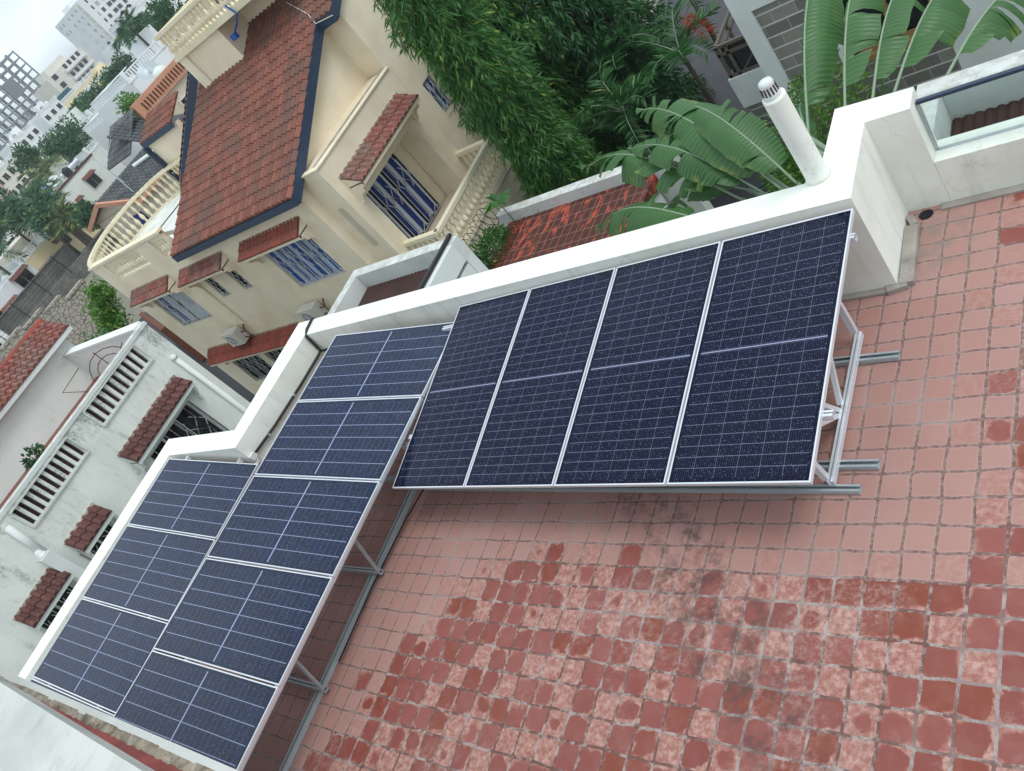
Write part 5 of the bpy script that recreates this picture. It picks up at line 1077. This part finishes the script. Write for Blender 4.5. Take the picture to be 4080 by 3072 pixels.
tk = empty('water_heater', (-99,48.8,-1.5), 'long steel water tank lying on the villa roof', 'tank'); part('drum', MB().tube([(-99.4,46.9,-1.1),(-98.2,49.4,-1.1)], .38, 14), 'tank', tk); part('cradle', MB().box(-99.3,-98.3,47.4,47.6,-1.75,-1.4).box(-99,-98,48.8,49.0,-1.75,-1.4), 'galv', tk)
yh = far_house('yellow_house', 'yellow house with white slotted parapet and long brown hood above twin windows', -97, -88, 31.2, 40.0, -6.4, -3.1, 'faryellow', [(36.2,-4.6,.8,.8),(38.1,-4.6,.8,.8)], par=.85, hoods=[(37.1,-4.0,4.4)])
part('roof_block', MB().box(-96.5,-92,32,39.2,-3.1,-1.6), 'farcream', yh); part('roof_ac', MB().box(-91.9,-91.3,34.8,35.7,-2.6,-1.9), 'acwhite', yh); part('string_course', MB().box(-87.99,-87.85,31.2,34.1,-4.9,-4.4), 'farpink', yh)
far_house('white_villa', 'white house with brown window grilles at the left edge, joined to the yellow house', -96, -86.5, 22.5, 31.1, -6.4, -2.9, 'farwhite', [(29.6,-4.0,1.7,1.4),(26.6,-5.2,1.7,1.2),(24.6,-4.2,1.8,1.4)], par=.0, hoods=[(29.6,-3.2,2.2),(26.6,-4.4,2.2)])
far_house('white_villa', 'white house with a pinkish base at the lower left edge', -78, -70, 12.0, 19.2, -6.4, -3.0, 'farwhite', [(17.6,-4.3,1.4,1.3),(14.0,-4.3,1.4,1.3)], par=.0)
far_house('white_villa', 'white house among the palms at the far left edge', -128, -120, 42, 50.5, -6.4, -1.8, 'farwhite', [(48.4,-3.4,2.0,1.4),(44.5,-3.4,1.5,1.3)], par=.8, hoods=[(48.4,-2.6,2.4)])
far_house('white_villa', 'big white house with slotted parapet and dark car port behind the terracotta parapet', -78, -70, 44.5, 55.0, -6.4, 1.6, 'farwhite', [(50.5,-.6,1.8,1.5)], par=.95, hoods=[(51.4,1.0,2.2)])
far_house('white_villa', 'small white house with slotted parapet between the round tree and the terracotta roof', -92, -86, 49.5, 53.8, -6.4, .2, 'farwhite', [(51.2,-1.8,1.2,1.2)], par=.85)
# beige house with terracotta trim and grey tiled roofs
bh = far_house('beige_house', 'beige house with terracotta parapet and grey tiled hip roofs behind the curved terrace', -41.2, -40, 24.4, 33.5, -6.4, 1.35, 'beige', [(27.6,-.1,1.7,1.4),(25.6,-.9,1.6,1.4)], par=0)
part('parapet', MB().box(-40.1,-39.85,24.3,33.6,1.35,2.25), 'terracotta', bh)
lm_ = MB()
for i in range(34): lm_.box(-39.84,-39.80,24.8+i*.26,24.90+i*.26,1.55,2.0)
part('parapet_slots', lm_, 'rust', bh)
part('hip_roof', MB().tiles((-41.2,22.6,2.0),(0,1,0),(1,0,-.55),1.9,2.6,.25,.36,.04,.03).tiles((-43,24.3,2.1),(1,0,0),(0,-1,-.6),3.1,2.6,.25,.36,.04,.03), 'tile_grey', bh)
part('low_wing', MB().box(-39.4,-34.4,17.6,23.5,-6.4,-.15), 'beige', bh)
part('low_roof', MB().tiles((-37,17.2,.75),(0,1,0),(1,0,-.28),6.6,3.1,.25,.36,.04,.03).tiles((-37,23.8,.75),(0,-1,0),(-1,0,-.28),6.6,3.0,.25,.36,.04,.03), 'tile_grey', bh)
part('gable_trim', MB().bar((-37,17.15,.68),(-34.0,17.15,-.14),.14,.22).bar((-37,17.15,.68),(-39.9,17.15,-.12),.14,.22).bar((-34.0,17.1,-.22),(-34.0,23.8,-.22),.12,.2), 'terracotta', bh)
part('gable_front', MB().add([(-39.7,17.5,-.14),(-34.2,17.5,-.14),(-37,17.5,.6)],[(0,1,2)]).box(-39.4,-34.4,17.5,17.6,-6.4,-.16), 'beige', bh)
part('solar_tube', MB().tube([(-36.2,19.6,.68),(-35.5,20.6,.5)], .10, 8), 'pvc', bh)
part('porch_window', MB().box(-36.3,-35.2,17.40,17.48,-1.6,-.7), 'bluecurtain', bh)
aw = empty('roof_antenna', (-36,18,0), 'thin wires and poles crossing above the grey tiled roof', 'antenna'); part('wire', MB().tube([(-36,18.5,.5),(-36.2,18.5,2.2)], .03, 5).tube([(-36.2,18.5,2.2),(-41,24.5,2.6)], .015, 4).tube([(-36.2,18.5,2.1),(-34.2,17.5,.2)], .015, 4).tube([(-36,18.5,1.6),(-40,22,1.9)], .015, 4), 'galv', aw)
# trees far off: one crown and trunk each
def far_tree(az, el, D, r, n, L, mat, label, seedv, flat=.85, name='broadleaf_tree', group='trees among the distant houses'):
    x, y, z = at_(az, el, D); rg = np.random.default_rng(seedv); t = empty(name, (x,y,-6.4), label, 'tree', group); part('trunk', MB().tube([(x,y,-6.4),(x+.2,y,z-r*.6),(x,y,z)], [.35,.28,.12], 7), 'trunk', t)
    nb = 26; c = rg.normal(size=(nb,3)); c /= np.linalg.norm(c, axis=1)[:,None]; c *= (.35 + .5*rg.random(nb))[:,None]; br = .30 + .22*rg.random(nb)
    k = rg.integers(0, nb, n); d = rg.normal(size=(n,3)); d /= np.linalg.norm(d, axis=1)[:,None]; P = (c[k] + d*(br[k]*rg.random(n)**.25)[:,None])*np.array([r,r,r*flat]) + np.array([x,y,z])
    leaves('crown', P, d + rg.normal(size=(n,3))*.5 + [0,0,.25], L, L*.55, mat, t, rg, .25); return t
far_tree(152.6,-2.15,128,3.7,4200,.42,'leaf_far','big round dark green tree above the coconut palm',71)
far_tree(150.6,-1.55,150,2.6,2200,.45,'leaf_far','dark green tree between the round tree and the yellow building',72)
far_tree(149.6,-1.7,140,2.6,2200,.42,'leaf_far','leafy green tree below the yellow arcade',73)
far_tree(148.4,-1.6,150,3.0,2600,.45,'leaf_far','bushy green tree in front of the tower foot',74)
far_tree(147.3,-1.5,150,2.6,2200,.45,'leaf_far','green tree farther right at the foot of the tower',75)
far_tree(149.0,-2.4,118,2.4,2000,.38,'leaf_far','dark tree wedged behind the slotted white parapets',76)
far_tree(148.6,-3.3,80,1.5,1500,.30,'leaf_hedge','yellow-green little tree beside the white house roof',77)
far_tree(155.0,-1.3,150,2.6,1800,.45,'leaf_far','dark tree left of the round tree behind the coconut palm',78)
far_tree(157.9,-2.6,110,3.2,2600,.40,'leaf_far','dark tree among the palms at the left edge',79)
far_tree(160.2,-2.0,120,3.6,2600,.42,'leaf_far','dark tree at the very left edge over the white roof',80)
far_tree(144.9,-.9,120,2.4,1800,.40,'leaf_dark','dark tree behind the deck railing of the cream house',81)
far_tree(143.3,-1.3,100,2.2,1800,.36,'leaf_dark','dark tree at the top edge right of the tower',82)
far_tree(156.6,-4.1,92,2.2,2800,.34,'leaf_farpalm','dense bush beside the yellow house',83)
far_tree(155.2,-5.5,84,1.5,2400,.34,'leaf_farpalm','bright banana-like bush behind the mossy wall',84)
far_tree(154.4,-6.0,82,1.0,1500,.34,'leaf_hedge','light green bush near the grey roof corner',85)
def far_palm(az, el, D, r, n, label, mat, seedv, nl=26, ll=1.0):
    x, y, z = at_(az, el, D); t = palm('coconut_palm', x, y, -6.4, z, n, r, label, mat, seedv, nl, ll, 'palms among the distant houses', .16, .12, elr=(-.1,1.0)); return t
far_palm(155.0,-2.35,118,4.4,20,'large pale coconut palm with yellowing fronds','leaf_coco',91,34,1.15)
far_palm(156.6,-2.7,106,3.8,16,'dark green palm left of the pale coconut palm','leaf_farpalm',92)
far_palm(158.6,-3.0,100,3.6,16,'palm near the left edge below the pale palm','leaf_farpalm',93)
far_palm(157.4,-3.6,98,3.4,16,'palm with light new fronds above the yellow house','leaf_farpalm',94)
far_palm(160.8,-3.1,98,3.4,14,'palm at the very left edge','leaf_farpalm',95)
far_palm(156.4,-3.4,98,3.2,14,'palm crown just below the large pale one','leaf_farpalm',96)
far_palm(156.3,-4.5,90,2.2,12,'small palm over the banana clump','leaf_coco',97)
far_palm(145.3,-.3,95,2.8,14,'palm with thin fronds beside the tower windows','leaf_farpalm',98)

# ================================================================== AIR: thin even haze over the town
g = bpy.data.materials.new('thin_haze'); g.use_nodes = True; t_ = g.node_tree; t_.nodes.clear(); o_ = t_.nodes.new('ShaderNodeOutputMaterial'); v_ = t_.nodes.new('ShaderNodeVolumePrincipled')
v_.inputs['Color'].default_value = (.90,.95,1,1); v_.inputs['Density'].default_value = .0005; v_.inputs['Anisotropy'].default_value = .3; t_.links.new(v_.outputs[0], o_.inputs['Volume'])
hz = MB().box(-3050,3050,-3050,3050,-7.4,32).build('haze', g); tag(hz, kind='stuff')
